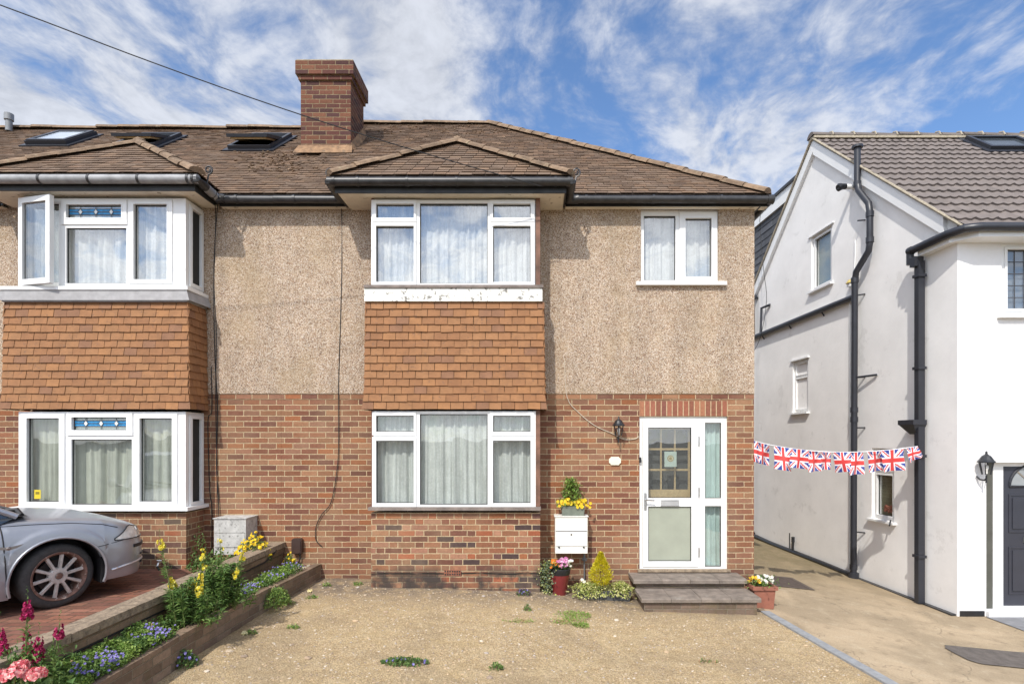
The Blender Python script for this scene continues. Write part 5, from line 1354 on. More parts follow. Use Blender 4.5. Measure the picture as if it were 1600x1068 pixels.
# headlights wrap round the corner
for s in (1, -1):
    mb = MB(); A = [q for q in PLAN if .46 <= q[0] <= .85]; vs = []; m = 6
    nA = len(A)
    for i, (x, w) in enumerate(A):
        f = i / (nA - 1); zlo = .60 - .01 * f; zhi = min(zs_(x) - .012, .62 + .15 * min(1, f * 2.2))
        zhi = max(zhi, zlo + .02)
        for j in range(m + 1):
            p = bodypt(x, w, zlo + (zhi - zlo) * j / m, .006); vs.append((p.x + .006 * f, p.y * s, p.z + .002))
    mb.add(vs, [(a * (m + 1) + b, (a + 1) * (m + 1) + b, (a + 1) * (m + 1) + b + 1, a * (m + 1) + b + 1) for a in range(nA - 1) for b in range(m)])
    if s == 1: HLTOP = [vs[i * (m + 1) + m] for i in range(nA)]; HLBOT = [vs[i * (m + 1)] for i in range(nA)]
    mb.build('headlight', mat('hazy_headlight', (.74,.73,.68), .10, var=.25, vs=14, spec=1, coat=1) if not bpy.data.materials.get('hazy_headlight') else bpy.data.materials['hazy_headlight'], car, smooth=True, world=False)
mb = MB(); mb.tube(HLTOP, .006, 5); mb.tube(HLBOT, .006, 5); mb.tube([HLTOP[0], HLBOT[0]], .006, 5); mb.build('headlight_seal', M_TRIM, body, world=False)
# glasshouse, cowl, wipers, mirror
mb = MB(); sec = [(-.28, .70, .925), (-1.15, .60, 1.40), (-1.55, .59, 1.445), (-2.5, .59, 1.43), (-3.25, .66, .97)]
vs = []; 
for x, w, z in sec: vs += [(x, -w, z), (x, 0, z + .03), (x, w, z)]
vs += [(-.45, -.80, .86), (-1.3, -.80, .875), (-1.55, -.80, .88), (-2.5, -.80, .88), (-3.3, -.80, .87), (-.45, .80, .86), (-1.3, .80, .875), (-1.55, .80, .88), (-2.5, .80, .88), (-3.3, .80, .87)]
fs = []; mi = []
for i in range(4):
    a = i * 3; gl_ = 1 if i in (0, 3) else 0
    mb.add([vs[q] for q in (a, a + 1, a + 4, a + 3)], [(0, 1, 2, 3)], gl_); mb.add([vs[q] for q in (a + 1, a + 2, a + 5, a + 4)], [(0, 1, 2, 3)], gl_)
    mb.add([vs[q] for q in (a, a + 3, 16 + i, 15 + i)], [(0, 1, 2, 3)], 1); mb.add([vs[q] for q in (a + 2, a + 5, 21 + i, 20 + i)], [(3, 2, 1, 0)], 1)
for s in (-1, 1): mb.tube([(-.28, s * .70, .925), (-1.15, s * .60, 1.40), (-1.55, s * .59, 1.445), (-2.5, s * .59, 1.43), (-3.25, s * .66, .97)], .03, 8, 0)
mb.build('cabin', [M_CAR, mat('car_glass', (.03,.035,.04), .05, spec=1, coat=1)], car, world=False)
mb = MB(); mb.add([(-.19, -.66, .918), (-.13, 0, .948), (-.19, .66, .918), (-.36, .70, .94), (-.34, 0, .975), (-.36, -.70, .94)], [(0, 1, 4, 5), (1, 2, 3, 4)])
mb.tube([(-.21, -.55, .93), (-.25, -.45, .975), (-.38, -.1, 1.02), (-.50, .15, 1.07)], .014, 6); mb.tube([(-.21, .1, .955), (-.28, .2, .99), (-.40, .5, 1.04)], .014, 6)
mb.tube([(-.22, -.60, .925), (-.23, -.5, .975), (-.29, -.42, .97)], .022, 6)
mb.build('cowl_and_wipers', M_TRIM, car, world=False)
for s in (-1, 1):
    mb = MB(); mb.blob((-.95, s * .95, .98), .11, sq=(.7, 1, .8)); mb.tube([(-.93, s * .78, .93), (-.95, s * .9, .95)], .02, 6); mb.build('wing_mirror', M_CAR, car, smooth=True, world=False)
mb = MB(); mb.blob((-.38, -.872, .655), .022, sq=(1, .4, .9))
for s in (-1, 1): mb.add([(-.38 + s * .015, -.872, .668), (-.38 + s * .11, -.868, .682), (-.38 + s * .085, -.870, .664), (-.38 + s * .05, -.872, .650), (-.38 + s * .015, -.874, .642)], [(0, 1, 2, 3, 4)])
mb.build('winged_badge', mat('badge_chrome', (.30,.26,.24), .35, metal=.7), body, world=False)
# wheels; dark housings behind them
for s in (1, -1):
    for xc in (0, -2.75):
        mb = MB(); n = 18
        for i in range(n):
            a, b = R(-10 + 200 * i / n), R(-10 + 200 * (i + 1) / n); q = AR + .004
            mb.add([(xc - q * math.cos(a), -.80 * s, AX + q * math.sin(a)), (xc - q * math.cos(b), -.80 * s, AX + q * math.sin(b)), (xc - q * math.cos(b), -.45 * s, AX + q * math.sin(b)), (xc - q * math.cos(a), -.45 * s, AX + q * math.sin(a))], [(0, 1, 2, 3)])
        mb.add([(xc - (AR + .01) * math.cos(R(-10 + 200 * i / n)), -.45 * s, AX + (AR + .01) * math.sin(R(-10 + 200 * i / n))) for i in range(n + 1)], [tuple(range(n + 1))])
        mb.build('arch_liner', M_TRIM, body, world=False)
mb = MB(); mb.box(-3.6, .6, -.50, .50, .18, .24); mb.build('underside', M_TRIM, body, world=False)
for a, b in ((-.80, -.60), (.60, .80)): mb = MB(); mb.box(AR - .015, AR + .03, a, b, .17, .42); mb.build('mud_flap', M_TRIM, body, world=False)
def wheel(xc, s, steer):
    M = Matrix.Translation((xc, -.70 * s, AX)) @ Matrix.Rotation(steer, 4, 'Z') @ Matrix.Rotation(R(90) * (1 if s > 0 else -1), 4, 'X')
    T = .315; mb = MB(M)                                   # local z points outwards
    mb.lathe([(.21, -.09), (.28, -.105), (T - .012, -.10), (T, -.085), (T, .07), (T - .012, .092), (.285, .106), (.25, .108), (.232, .100)], 48)
    for zz in (-.05, -.01, .03): pass
    w = mb.build('wheel', M_TYRE, car, smooth=True, world=False, angle=50)
    mb = MB(M); mb.lathe([(.232, .100), (.240, .108), (.236, .112), (.222, .108), (.212, .090), (.205, .03), (.205, -.08)], 48, 0); mb.build('rim', M_RUST, w, smooth=True, world=False)
    mb = MB(M)
    for i in range(10):
        a = 2 * math.pi * i / 10 + .17; ca, sa = math.cos(a), math.sin(a)
        def q(r, t, z): return (r * ca - t * sa, r * sa + t * ca, z)
        vs = [q(.055, -.014, .07), q(.055, .014, .07), q(.212, .019, .078), q(.212, -.019, .078), q(.055, -.010, .095), q(.055, .010, .095), q(.212, .011, .092), q(.212, -.011, .092)]
        mb.add(vs, [(0, 3, 2, 1), (4, 5, 6, 7), (0, 1, 5, 4), (1, 2, 6, 5), (2, 3, 7, 6), (3, 0, 4, 7)])
    mb.lathe([(.001, .088), (.03, .090), (.036, .098), (.072, .096), (.082, .080), (.082, .04)], 24)
    mb.lathe([(.001, .094), (.028, .094), (.030, .100), (.001, .102)], 20, 1)
    for i in range(5): a = 2 * math.pi * i / 5 + .5; mb.lathe([(.010, .09), (.010, .104), (.001, .104)], 8, 2, Matrix.Translation((.055 * math.cos(a), .055 * math.sin(a), 0)))
    for i in range(30): a = 2 * math.pi * i / 30; mb.lathe([(.006, .09), (.005, .100), (.001, .100)], 6, 0, Matrix.Translation((.200 * math.cos(a), .200 * math.sin(a), -.005)))
    mb.build('spokes', [M_RIM, M_RUST, M_TRIM], w, world=False)
    mb = MB(M); mb.lathe([(.001, -.0), (.15, -.0), (.15, -.03)], 24, 0); mb.build('brake_disc', mat('dark_disc', (.06,.045,.04), .6, metal=.4) if not bpy.data.materials.get('dark_disc') else bpy.data.materials['dark_disc'], w, world=False)
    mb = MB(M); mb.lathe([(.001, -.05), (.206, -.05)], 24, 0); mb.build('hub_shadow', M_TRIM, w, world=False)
wheel(0, 1, WHTH - CARTH); wheel(0, -1, WHTH - CARTH); wheel(-2.75, 1, 0); wheel(-2.75, -1, 0)

# ================================================================== plants
def leafmat(name, cols, tr=.35, rough=.55, gain=1.35):
    return mat(name, None, rough, var=.2, vs=20, isl=.25, pal=[tuple(min(.9, v * gain) for v in c) for c in cols], transl=tr, spec=.35)
M_LEAF = leafmat('mid_green_leaf', [(.095,.165,.036),(.08,.145,.034),(.12,.19,.05),(.07,.13,.036),(.135,.20,.055)])
M_DKLEAF = leafmat('dark_green_leaf', [(.065,.13,.036),(.055,.11,.032),(.085,.15,.045),(.105,.165,.05)])
M_LIME = leafmat('lime_green_leaf', [(.16,.23,.045),(.13,.20,.04),(.19,.25,.065),(.11,.18,.035)], gain=1.7)
M_GREY = leafmat('grey_green_leaf', [(.12,.16,.09),(.15,.19,.12),(.09,.13,.07),(.19,.22,.15)])
M_VARI = leafmat('variegated_leaf', [(.36,.37,.11),(.46,.45,.18),(.20,.25,.06),(.50,.48,.24),(.30,.33,.09)])
M_GOLD = leafmat('golden_conifer', [(.56,.48,.02),(.60,.52,.03),(.46,.42,.02),(.62,.55,.05),(.38,.37,.02)])
M_STEM = leafmat('stem_green', [(.10,.14,.04),(.13,.15,.05)], 0, .55, 1.0)
M_DEAD = leafmat('dry_stalk', [(.36,.27,.15),(.30,.21,.11),(.22,.13,.07)], .1)
def petal(name, cols): return leafmat(name, cols, .3, .6, 1.0)
M_YEL = petal('yellow_petal', [(.78,.66,.04),(.84,.72,.10),(.72,.58,.03),(.86,.78,.22)])
M_GOLDP = petal('golden_petal', [(.80,.56,.02),(.84,.64,.03),(.74,.48,.02)])
M_MAG = petal('magenta_petal', [(.36,.012,.085),(.42,.02,.11),(.28,.01,.06),(.48,.03,.14)])
M_PINK = petal('coral_pink_petal', [(.78,.20,.22),(.84,.36,.36),(.72,.13,.16),(.86,.52,.48)])
M_LILAC = petal('lilac_petal', [(.19,.15,.45),(.25,.21,.52),(.15,.12,.38),(.31,.27,.56)])
M_ORANGE = petal('orange_petal', [(.80,.24,.02),(.84,.32,.03),(.74,.18,.02)])
M_ROSE = petal('rose_lilac_petal', [(.62,.24,.44),(.70,.36,.54),(.56,.16,.36),(.76,.52,.62)])
M_CREAM = petal('cream_white_petal', [(.82,.80,.70),(.84,.83,.78),(.78,.74,.58)])

def rv(s=1): return Vector((random.gauss(0, s), random.gauss(0, s), random.gauss(0, s)))
def leaf(mb, p, d, L, W, mi=0, fold=.25, bend=.25):
    d = Vector(d).normalized(); up = Vector((0, 0, 1)) + rv(.25); s = d.cross(up)
    if s.length < 1e-3: s = Vector((1, 0, 0))
    s.normalize(); n = s.cross(d); p = Vector(p)
    a = p; m = p + d * L * .5 + n * L * bend * .3; t = p + d * L - n * L * bend * .35
    mb.add([a, m + s * W * .5 + n * W * fold, m, m - s * W * .5 + n * W * fold, t], [(0, 2, 1), (0, 3, 2), (1, 2, 4), (2, 3, 4)], mi)
def bloom(mb, p, r, mi=0, n=5, face=None, cup=.35):
    f = (Vector(face) if face is not None else Vector((random.uniform(-.6, .6), -.7, random.uniform(.2, .9)))).normalized()
    s = f.orthogonal().normalized(); t = f.cross(s); p = Vector(p); o = random.uniform(0, 6)
    for i in range(n):
        a = o + 2 * math.pi * i / n; e = s * math.cos(a) + t * math.sin(a); g_ = -s * math.sin(a) + t * math.cos(a)
        w = r * 2.4 / n; mb.add([p, p + e * r * .6 + g_ * w + f * r * cup * .7, p + e * r + f * r * cup, p + e * r * .6 - g_ * w + f * r * cup * .7], [(0, 1, 2, 3)], mi)
def snap_spike(fl, st, lf, p, h, r, lean, fr=.35, nb=16, budtop=True):
    """one upright stem: narrow leaves below, a spike of lipped flowers on top"""
    p = Vector(p); top = p + Vector((lean[0], lean[1], h)); pts = [p, p.lerp(top, .5) + Vector((lean[0] * -.15, 0, 0)), top]
    st.tube(pts, .005, 5, 0, rs=[.006, .005, .003])
    for i in range(int(h * 170 * (1 - fr))):
        f = random.random() ** .8 * (1 - fr); q = p.lerp(top, f); a = random.uniform(0, 6.28)
        leaf(lf, q, (math.cos(a), math.sin(a), random.uniform(.1, .9)), random.uniform(.04, .085) * (1.15 - .5 * f), random.uniform(.009, .016))
    for i in range(nb):
        f = 1 - fr * random.random(); q = p.lerp(top, f); a = random.uniform(0, 6.28); e = Vector((math.cos(a), math.sin(a), .15))
        rr = r * (1.15 - .55 * (f - 1 + fr) / fr)
        q = q + e * rr * .9
        bloom(fl, q, rr * .62, 0, 3, e + Vector((0, 0, .5)), .5); bloom(fl, q - Vector((0, 0, rr * .35)), rr * .7, 0, 4, e - Vector((0, 0, .3)), .3)
    if budtop:
        for i in range(10): fl_p = top + Vector((0, 0, .01 * i)); leaf(lf, fl_p, (random.uniform(-1, 1), random.uniform(-1, 1), .6), .014, .008)
def plant(name, loc, label, cat, group=None): return thing(name, loc, label, cat, group)
def bedp(px, py, z=.20): return onz(px, py, z)

# yellow snapdragons: two clumps
def snapclump(base, label, spikes, leaves, spread, colr, r=.021, hl=.5):
    t = plant('snapdragon', base, label, 'flowering plant', 'snapdragons in the flower bed'); fl, st_, lf = MB(), MB(), MB()
    for (dx, h, ln, fr, nb) in spikes: snap_spike(fl, st_, lf, base + Vector((dx, random.uniform(-.05, .05), 0)), h, r, ln, fr, nb)
    for i in range(leaves):
        dx = random.gauss(0, spread); h = random.uniform(.7, 1) * hl * max(.35, 1 - (dx / (spread * 2.6)) ** 2)
        q = base + Vector((dx, random.gauss(0, .05), 0)); tp = q + Vector((dx * .35 + random.gauss(0, .02), random.gauss(0, .04), h)); st_.tube([q, tp], .004, 4)
        for k in range(int(h * 200)):
            f = random.uniform(.1, 1.0); a = random.uniform(0, 6.28); leaf(lf, q.lerp(tp, f), (math.cos(a), math.sin(a), random.uniform(-.1, .8)), random.uniform(.05, .09), random.uniform(.014, .022))
    st_.build('stems', M_STEM, t); lf.build('foliage', M_LEAF, t); fl.build('flowers', colr, t)
b1 = bedp(318, 980); b1.x = max(b1.x, -3.22) if b1.x > -3.05 else b1.x; b1 = Vector((-3.14, -2.56, .26))
snapclump(b1, 'nearer clump of yellow snapdragons with one tall stem leaning left', [(-.12, .78, (-.13, 0), .10, 14), (-.13, .43, (-.05, 0), .22, 20), (.05, .47, (.06, 0), .42, 40), (.02, .40, (.0, .02), .2, 5)], 26, .10, M_YEL, .027, .40)
b2 = Vector((-3.11, -2.10, .26))
snapclump(b2, 'farther bushier clump of yellow snapdragons with mostly green spikes', [(.0, .70, (-.02, 0), .16, 7), (-.18, .60, (.0, .02), .16, 8), (.13, .56, (.09, 0), .12, 9), (-.10, .45, (-.06, 0), .12, 10), (.06, .42, (.14, -.03), .2, 8)], 34, .12, M_YEL, .025, .48)
b3 = Vector((-3.22, -4.02, .25))
t = plant('snapdragon', b3, 'dark magenta snapdragon at the near end of the flower bed', 'flowering plant', 'snapdragons in the flower bed'); fl, st_, lf = MB(), MB(), MB()
for (dx, h, ln, fr, nb) in [(-.03, .66, (.02, 0), .17, 26), (.10, .50, (.06, 0), .20, 18), (-.14, .48, (-.09, 0), .34, 30), (-.06, .44, (-.02, 0), .36, 34), (.01, .42, (.03, 0), .25, 24), (-.2, .42, (-.14, 0), .3, 22), (.0, .36, (.05, -.03), .3, 18)]:
    snap_spike(fl, st_, lf, b3 + Vector((dx, random.uniform(-.05, .05), 0)), h, .024, ln, fr, nb)
for i in range(900):
    q = b3 + Vector((random.gauss(-.03, .11), random.gauss(0, .07), random.uniform(.0, .34))); leaf(lf, q, rv() + Vector((0, 0, .4)), random.uniform(.03, .06), random.uniform(.010, .016))
st_.build('stems', M_STEM, t); lf.build('foliage', M_GREY if False else M_LEAF, t); fl.build('flowers', M_MAG, t)
b4 = Vector((-3.05, -4.33, .2)); t = plant('geranium', b4, 'coral pink geranium in the bottom left corner of the flower bed', 'flowering plant'); fl, lf, st_ = MB(), MB(), MB()
for (dx, dy, z, rr) in ((-.11, 0, .335, .065), (.0, -.02, .36, .075), (.09, .02, .345, .06), (-.03, .05, .38, .05)):
    c = b4 + Vector((dx, dy, z)); st_.tube([b4 + Vector((dx * .3, dy, 0)), c], .005, 5)
    for i in range(46):
        d = rv().normalized(); d.z = abs(d.z) * .7 - .1; bloom(fl, c + d * rr * .8, .021, 0, 5, d, .3)
for i in range(170): leaf(lf, b4 + Vector((random.gauss(0, .13), random.gauss(0, .09), random.uniform(.05, .27))), rv() + Vector((0, 0, .3)), .055, .05)
st_.build('stems', M_STEM, t); lf.build('foliage', M_LEAF, t); fl.build('flowers', M_PINK, t)

# low ground cover with lilac stars
lf, fl = MB(), MB()
def cover(ya, yb, n, nf, h, wide=(.05, .95), over=.0):
    for i in range(n):
        y = random.uniform(ya, yb); f = random.uniform(*wide); x = (rwx(y) + .02) * (1 - f) + (lwx(y) - .09 + over) * f
        if f > .85 and random.random() < .4: continue
        hh = h * (.55 + .5 * mn.noise(Vector((x * 5, y * 5, 9))) + .35) * random.random() ** .6
        leaf(lf, (x, y, bedz(x, y) - .01 + hh), rv() + Vector((0, 0, .5)), random.uniform(.018, .034), random.uniform(.013, .022), 0 if mn.noise(Vector((x * 7, y * 7, 2))) > -.05 else 1)
    for i in range(nf):
        y = random.uniform(ya, yb); 
        f = random.uniform(.3, 1.0); x = (rwx(y) + .02) * (1 - f) + (lwx(y) - .08 + over) * f
        if mn.noise(Vector((x * 4, y * 4, 21))) < random.uniform(-.02, .2): continue
        bloom(fl, (x, y, bedz(x, y) + .02 + h * random.uniform(.4, 1.0)), random.uniform(.009, .0135), 0, 5, (random.uniform(-.4, .6), -.5, .8), .25)
cover(-4.4, -2.85, 11000, 400, .10, (.05, 1.0), .05); cover(-1.95, -.35, 4200, 260, .09, (.30, 1.0), .03); cover(-2.9, -1.9, 1200, 0, .07)
lf2 = lf.build('ground_cover', [M_LIME, M_LEAF]); tag(lf2, 'low green mat of creeping leaves between the two garden walls', 'ground cover', kind='stuff')
f2 = fl.build('bellflowers', M_LILAC); tag(f2, 'small lilac bellflowers dotted over the creeping ground cover', 'flowers', kind='stuff')

def tuft(name, c, label, n, sx, sy, h, mts, leafL=(.02, .035), leafW=(.012, .02), flowers=0, fmat=None, fr=.012, grass=0, cat='weed', group=None, hang=0):
    c = Vector(c); t = plant(name, c, label, cat, group); lf = MB()
    for i in range(n):
        a = random.uniform(0, 6.28); r = math.sqrt(random.random()); x, y = math.cos(a) * r * sx, math.sin(a) * r * sy
        z = h * (1 - r * r * .8) * random.random() ** .5
        if hang: z = h * random.uniform(-hang, 1)
        leaf(lf, c + Vector((x, y, z)), rv() + Vector((0, 0, .3)), random.uniform(*leafL), random.uniform(*leafW), random.randrange(len(mts)))
    for i in range(grass):
        a = random.uniform(0, 6.28); r = math.sqrt(random.random()); q = c + Vector((math.cos(a) * r * sx, math.sin(a) * r * sy, 0))
        leaf(lf, q, Vector((random.gauss(0, .5), random.gauss(0, .5), 1)), random.uniform(.4, 1) * h, .006, 0, .1, .5)
    lf.build('foliage', mts, t)
    if flowers:
        fl = MB()
        for i in range(flowers):
            a = random.uniform(0, 6.28); r = math.sqrt(random.random()); bloom(fl, c + Vector((math.cos(a) * r * sx, math.sin(a) * r * sy - .01, h * (1.02 - r * r * .7) * random.uniform(.6, 1.1))), fr * random.uniform(.8, 1.2), 0, 5)
        fl.build('flowers', fmat, t)
    return t
c = Vector((-2.93, -1.30, .06)); tuft('trailing_plant', c, 'green creeper spilling over the gap in the low edging wall', 900, .13, .20, .22, [M_LEAF, M_LIME], cat='plant')
c = onground(420, 950); c.x = max(c.x, -2.9); tuft('trailing_plant', onground(440, 943), 'low creeping shoot at the foot of the spilling creeper', 160, .16, .05, .05, [M_LIME], cat='plant')
tuft('bellflower', onground(284, 1040) + Vector((.02, 0, 0)), 'dark purple-flowered clump at the outer foot of the low edging wall', 420, .11, .09, .14, [M_DKLEAF, M_LEAF], flowers=26, fmat=M_LILAC, cat='flowering plant')
tuft('clover_patch', onground(632, 1036), 'dark clover patch with lilac specks in the middle of the gravel', 520, .22, .075, .05, [M_DKLEAF, M_LEAF], flowers=14, fmat=M_LILAC)
tuft('weed', onground(776, 1044), 'single small green weed near the bottom middle of the gravel', 90, .06, .05, .045, [M_LEAF])
tuft('purple_weed', onground(818, 929), 'little purple-leaved plant at the right foot of the bay', 200, .09, .06, .08, [M_DKLEAF, mat('plum_leaf', (.10,.06,.09), .6, isl=.3)], flowers=8, fmat=M_LILAC, fr=.010)
tuft('grass_tuft', onground(892, 962), 'larger tuft of bright grass on the gravel before the planters', 160, .24, .17, .035, [M_LIME], grass=620)
tuft('grass_tuft', onground(873, 972), 'sparse flat grass left of the larger tuft on the gravel', 130, .32, .07, .03, [M_LIME, M_DEAD], grass=320)
tuft('grass_tuft', onground(812, 971), 'thin grass patch below the little weed, left of the larger tuft', 30, .18, .05, .03, [M_LIME, M_DEAD], grass=110)
tuft('weed', onground(824, 953), 'small upright green weed between the purple plant and the grass', 60, .04, .03, .07, [M_LEAF])
tuft('weed', onground(907, 978), 'low round green weed nearest the camera among the grass tufts', 120, .10, .05, .035, [M_LIME])
tuft('weed', onground(1106, 1034), 'flat withered weed on the right part of the gravel', 40, .10, .03, .03, [M_DEAD, M_LEAF], grass=30)
for (px, py, lb) in ((511, 915, 'small weed at the house end of the low edging wall'), (487, 934, 'tiny dark green weed second along from the low edging wall'), (392, 990, 'pale seedling by the near stretch of the low edging wall'), (458, 981, 'yellow-green seedling on the bare gravel left of centre'), (560, 913, 'short grassy weed against the brick wall left of the bay')):
    tuft('weed', onground(px, py), lb, 55, .06, .035, .035, [M_LEAF, M_LIME])
for (px, py, lb) in ((483, 925, 'fallen cream bloom near the end of the low edging wall'), (382, 991, 'fallen cream bloom beside the middle of the low edging wall')):
    p = onground(px, py); mb = MB()
    for i in range(10): bloom(mb, p + Vector((random.gauss(0, .02), random.gauss(0, .015), .012 + random.random() * .015)), .016, 0, 5)
    tag(mb.build('fallen_flower', M_YEL if False else petal('faded_petal', [(.72,.62,.28),(.76,.68,.40)]) if not bpy.data.materials.get('faded_petal') else bpy.data.materials['faded_petal']), lb, 'flower')
# marigolds and leaves behind the coping
c = Vector((-3.60, -.48, .36)); tuft('marigold', c, 'mound of golden yellow marigolds behind the coping by the grey meter box', 800, .22, .22, .36, [M_LEAF, M_DKLEAF], flowers=120, fmat=M_GOLDP, fr=.020, cat='flowering plant')
c = Vector((-3.28, -.16, .22)); tuft('marigold', c, 'small marigold at the house end of the flower bed', 170, .09, .08, .20, [M_LEAF, M_LIME], flowers=14, fmat=M_GOLDP, fr=.017, cat='flowering plant')
c = Vector((-4.0, -.62, .27)); tuft('leafy_plant', c, 'leafy green plants growing under the grey meter box', 520, .38, .12, .26, [M_LEAF, M_DKLEAF], (.03, .06), (.02, .035), cat='plant')
c = Vector((-4.40, -.32, .27)); tuft('ivy', c, 'sparse ivy climbing the corner of the left bay brickwork', 110, .10, .12, .55, [M_DKLEAF, M_LEAF], (.025, .045), (.02, .03), cat='plant')
mb = MB(); p = bedp(268, 985, .2); p = Vector((-3.2, -2.95, .2)); mb.tube([p, p + Vector((-.01, 0, .20))], .006, 5); tag(mb.build('dry_stalk', M_DEAD), 'bare dry stalk standing in the bed before the yellow snapdragons', 'stalk')
mb = MB(); p = Vector((-3.25, -3.72, .2)); mb.tube([p, p + Vector((.0, 0, .15)), p + Vector((.01, 0, .19))], .004, 5); mb.blob(p + Vector((.012, 0, .19)), .009); tag(mb.build('dry_stalk', M_DEAD), 'thin pale seed stalk against the coped wall near the magenta snapdragon', 'stalk')
p = Vector((-3.05, -2.5, .22)); tuft('withered_plant', p, 'withered brown flower stems at the foot of the yellow snapdragons', 120, .08, .06, .14, [M_DEAD], (.02, .04), (.01, .018), cat='plant')
# loose rubble at the head of the bed
mb = MB()
for i in range(60): mb.blob((random.uniform(-3.3, -3.02), random.uniform(-.6, -.05), .225 + random.random() * .01), random.uniform(.012, .03), sq=(1.2, 1, .6), jit=.3)
tag(mb.build('rubble', M_BUFFMORTAR), 'pale stone chips heaped at the house end of the flower bed', 'rubble', kind='stuff')

# ------------------------------------------------------------------ pots by the door
def rectpot(name, cx, cy, z0, w, d, h, mt, label, flare=.85, rim=.02, cat='planter', th=.012):
    t = thing(name, (cx, cy, z0), label, cat, 'planters by the front door')
    mb = MB(); o = [(-.5, -.5), (.5, -.5), (.5, .5), (-.5, .5)]
    lv = [(z0, flare, 0), (z0 + h - rim * 2, 1, 0), (z0 + h - rim * 2, 1, rim), (z0 + h, 1, rim), (z0 + h, 1, -th), (z0 + h * .8, .97, -th)]
    vs = []
    for z, s, e in lv:
        for a, b in o: vs.append((cx + a * (w * s + 2 * e), cy + b * (d * s + 2 * e), z))
    fs = [(3, 2, 1, 0)] + [(i * 4 + k, i * 4 + (k + 1) % 4, i * 4 + 4 + (k + 1) % 4, i * 4 + 4 + k) for i in range(len(lv) - 1) for k in range(4)]
    mb.add(vs, fs); mb.build('pot', mt, t)
    mb = MB(); mb.box(cx - w * .47, cx + w * .47, cy - d * .47, cy + d * .47, z0 + h * .7, z0 + h * .86); mb.build('compost', M_SOIL, t); return t
# green trough on the meter box
zt = Z(808, -.15)
rectpot('trough_planter', X(895, -.13), -.125, Z(807, -.22) + .014, .31, .17, .125, mat('grey_green_glaze', (.16,.18,.145), .5, var=.2, vs=12), 'grey-green trough standing on the white meter box', .92, .006)
c = Vector((X(893, -.13), -.12, Z(807, -.22) + .12)); t = plant('bedding_plant', c, 'cone of dark green leaves with yellow pansies in the trough on the meter box', 'flowering plant'); lf, fl = MB(), MB()
for i in range(620):
    f = random.random(); r = (.125 * math.sqrt(max(0, 1 - f * f)) + .03) * math.sqrt(random.random()); a = random.uniform(0, 6.28); r *= 1 + .5 * mn.noise(Vector((f * 6, a * 1.2, 4)))
    leaf(lf, c + Vector((r * math.cos(a) - .01, r * .8 * math.sin(a), .02 + f * .36)), rv() + Vector((0, -.2, .3)), random.uniform(.035, .06), random.uniform(.018, .028), 0 if random.random() < .75 else 1)
for i in range(80):
    x = random.choice((random.gauss(-.115, .035), random.gauss(.115, .045), random.gauss(.115, .045), random.uniform(-.15, .15))); bloom(fl, c + Vector((x, random.uniform(-.11, .02), random.uniform(.005, .10) + (.03 if abs(x) < .07 else 0))), random.uniform(.018, .026), 0, 5, (random.uniform(-.4, .4), -1, .3), .15)
lf.build('foliage', [M_LIME, M_LEAF], t); fl.build('flowers', M_GOLDP, t)
# tall red pot
cx, cy, z0 = .32, -.34, -.125
t = thing('flower_pot', (cx, cy, z0), 'tall tapering dark red pot with a black rim beside the bay', 'planter', 'planters by the front door')
mb = MB(); MP = Matrix.Translation((cx, cy, z0)) @ Matrix(((1, 0, .06, 0), (0, 1, 0, 0), (0, 0, 1, 0), (0, 0, 0, 1)))
mb.lathe([(.001, 0), (.088, 0), (.094, .01), (.122, .305), (.124, .31)], 32, 0, MP); mb.lathe([(.124, .31), (.127, .315), (.133, .385), (.128, .39), (.118, .388), (.112, .33)], 32, 1, MP)
mb.build('pot', [mat('oxblood_glaze', (.20,.028,.030), .32, var=.12, vs=8), M_BLACKPLASTIC], t, smooth=True)
mb = MB(); mb.lathe([(.001, .35), (.118, .35)], 24, 0, MP); mb.build('compost', M_SOIL, t)
c = Vector((cx + .02, cy, z0 + .37)); t = plant('bedding_plant', c, 'orange, rose and white bedding flowers in the tall red pot', 'flowering plant'); lf, a_, b_, w_ = MB(), MB(), MB(), MB()
for i in range(260): leaf(lf, c + Vector((random.gauss(0, .07), random.gauss(0, .06), random.uniform(-.0, .09))), rv() + Vector((0, 0, .4)), .035, .018)
for i in range(16): bloom(a_, c + Vector((random.gauss(-.075, .03), random.uniform(-.1, .0), random.uniform(.05, .12))), .024)
for i in range(40): bloom(b_, c + Vector((random.gauss(.035, .04), random.uniform(-.1, .04), random.uniform(.05, .15))), .021)
for i in range(13): bloom(w_, c + Vector((random.gauss(.115, .018), random.uniform(-.08, .02), random.uniform(.05, .13))), .020)
lf.build('foliage', M_DKLEAF, t); a_.build('orange_flowers', M_ORANGE, t); b_.build('rose_flowers', M_ROSE, t); w_.build('white_flowers', M_CREAM, t)
c = Vector((cx - .13, cy - .02, z0 + .02)); t = plant('ivy', c, 'grey-green variegated ivy trailing down the left side of the red pot', 'plant'); lf = MB()
for i in range(640):
    f = random.random(); x = random.gauss(-.02 - .03 * f, .040 + .02 * math.sin(f * 3)); leaf(lf, c + Vector((x + .08 * max(0, f - .7) * 2, random.gauss(-.03, .04), .02 + f * .45)), rv() + Vector((-.3, -.5, -.2)), random.uniform(.022, .04), random.uniform(.02, .032), random.randrange(3) // 2)
lf.build('foliage', [M_GREY, M_VARI], t)
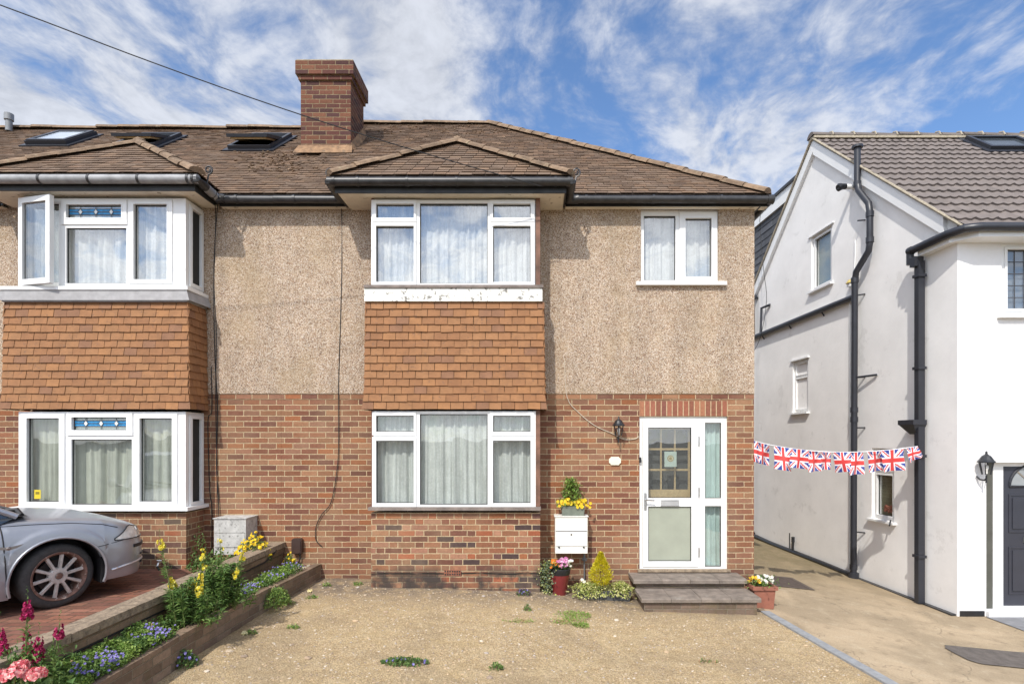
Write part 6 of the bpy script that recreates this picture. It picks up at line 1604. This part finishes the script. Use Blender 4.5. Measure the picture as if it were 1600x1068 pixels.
# dark trough with golden conifer and two ivies
rectpot('trough_planter', .90, -.36, -.15, .70, .17, .14, mat('slate_trough', (.065,.066,.068), .7, var=.3, vs=14), 'long dark grey trough on the gravel below the white meter box', .94, .006)
c = Vector((.865, -.36, -.03)); t = plant('dwarf_conifer', c, 'golden yellow dwarf conifer standing in the dark grey trough', 'conifer')
mb = MB(); mb.tube([c, c + Vector((0, 0, .30))], .012, 6, rs=[.014, .006]); mb.build('trunk', mat('conifer_bark', (.10,.065,.04), .9, var=.3), t)
lf = MB()
for i in range(3000):
    f = random.random() ** .85; prof = math.sin(min(1, (f + .12) / .42) * 1.5708) if f < .3 else (1 - ((f - .3) / .70) ** 1.25); r = .128 * max(prof, .05) * (.80 + .28 * random.random()) * (1 + .45 * mn.noise(Vector((f * 11, (i * 2.39996) % 6.283 * 2.0, 0))))
    a = random.uniform(0, 6.28); q = c + Vector((r * math.cos(a), r * math.sin(a), .07 + f * .42)); leaf(lf, q, Vector((math.cos(a) * .9, math.sin(a) * .9, .8)) + rv(.35), random.uniform(.022, .042), random.uniform(.009, .015), 0, .1, .1)
lf.build('crown', M_GOLD, t)
for (cx2, w_, lb, nn2) in ((.70, .17, 'left-hand clump of yellow variegated ivy spilling from the dark trough', 760), (1.12, .13, 'right-hand clump of yellow variegated ivy next to the steps', 520)):
    c = Vector((cx2, -.385, -.005)); t = plant('ivy', c, lb, 'plant', 'ivy in the dark trough'); lf = MB()
    for i in range(nn2):
        x = random.gauss(0, w_ * .62); y = random.gauss(-.03, .07); z = .06 * math.exp(-(x / w_) ** 2) + random.uniform(-.03, .03) + min(0, (y + .04) * 1.1)
        z = max(z, -.055); leaf(lf, c + Vector((x, y, z)), rv() + Vector((0, -.4, .5)), random.uniform(.022, .038), random.uniform(.020, .030))
    lf.build('foliage', M_VARI, t)
c = Vector((.62, -.36, -.01)); t = plant('pansy', c, 'pair of small white pansies at the left end of the dark trough', 'flower'); fl, st_ = MB(), MB()
for dx, z in ((.0, .13), (.03, .10)): st_.tube([c + Vector((dx, 0, 0)), c + Vector((dx, -.01, z))], .003, 4); bloom(fl, c + Vector((dx, -.015, z)), .024, 0, 5, (0, -1, .3))
st_.build('stems', M_STEM, t); fl.build('flowers', M_CREAM, t)
# terracotta trough by the steps
rectpot('trough_planter', 2.925, -.45, -.21, .27, .24, .29, mat('terracotta', (.275,.105,.068), .8, var=.15, vs=10, bump=.002), 'terracotta square planter on the drive at the right end of the steps', .86, .022)
c = Vector((2.92, -.45, .065)); t = plant('bedding_plant', c, 'white and orange pansies filling the terracotta planter', 'flowering plant'); lf, a_, b_ = MB(), MB(), MB()
for i in range(330): leaf(lf, c + Vector((random.gauss(0, .09), random.gauss(0, .08), random.uniform(-.02, .10))), rv() + Vector((0, 0, .4)), .04, .02)
for i in range(24): bloom(a_, c + Vector((random.gauss(.05, .045), random.uniform(-.12, .05), random.uniform(.05, .14))), .023)
for i in range(16): bloom(b_, c + Vector((random.gauss(-.09, .03), random.uniform(-.10, .05), random.uniform(.05, .12))), .020)
lf.build('foliage', M_LEAF, t); a_.build('white_flowers', M_CREAM, t); b_.build('orange_flowers', petal('amber_petal', [(.78,.42,.03),(.82,.56,.04)]), t)
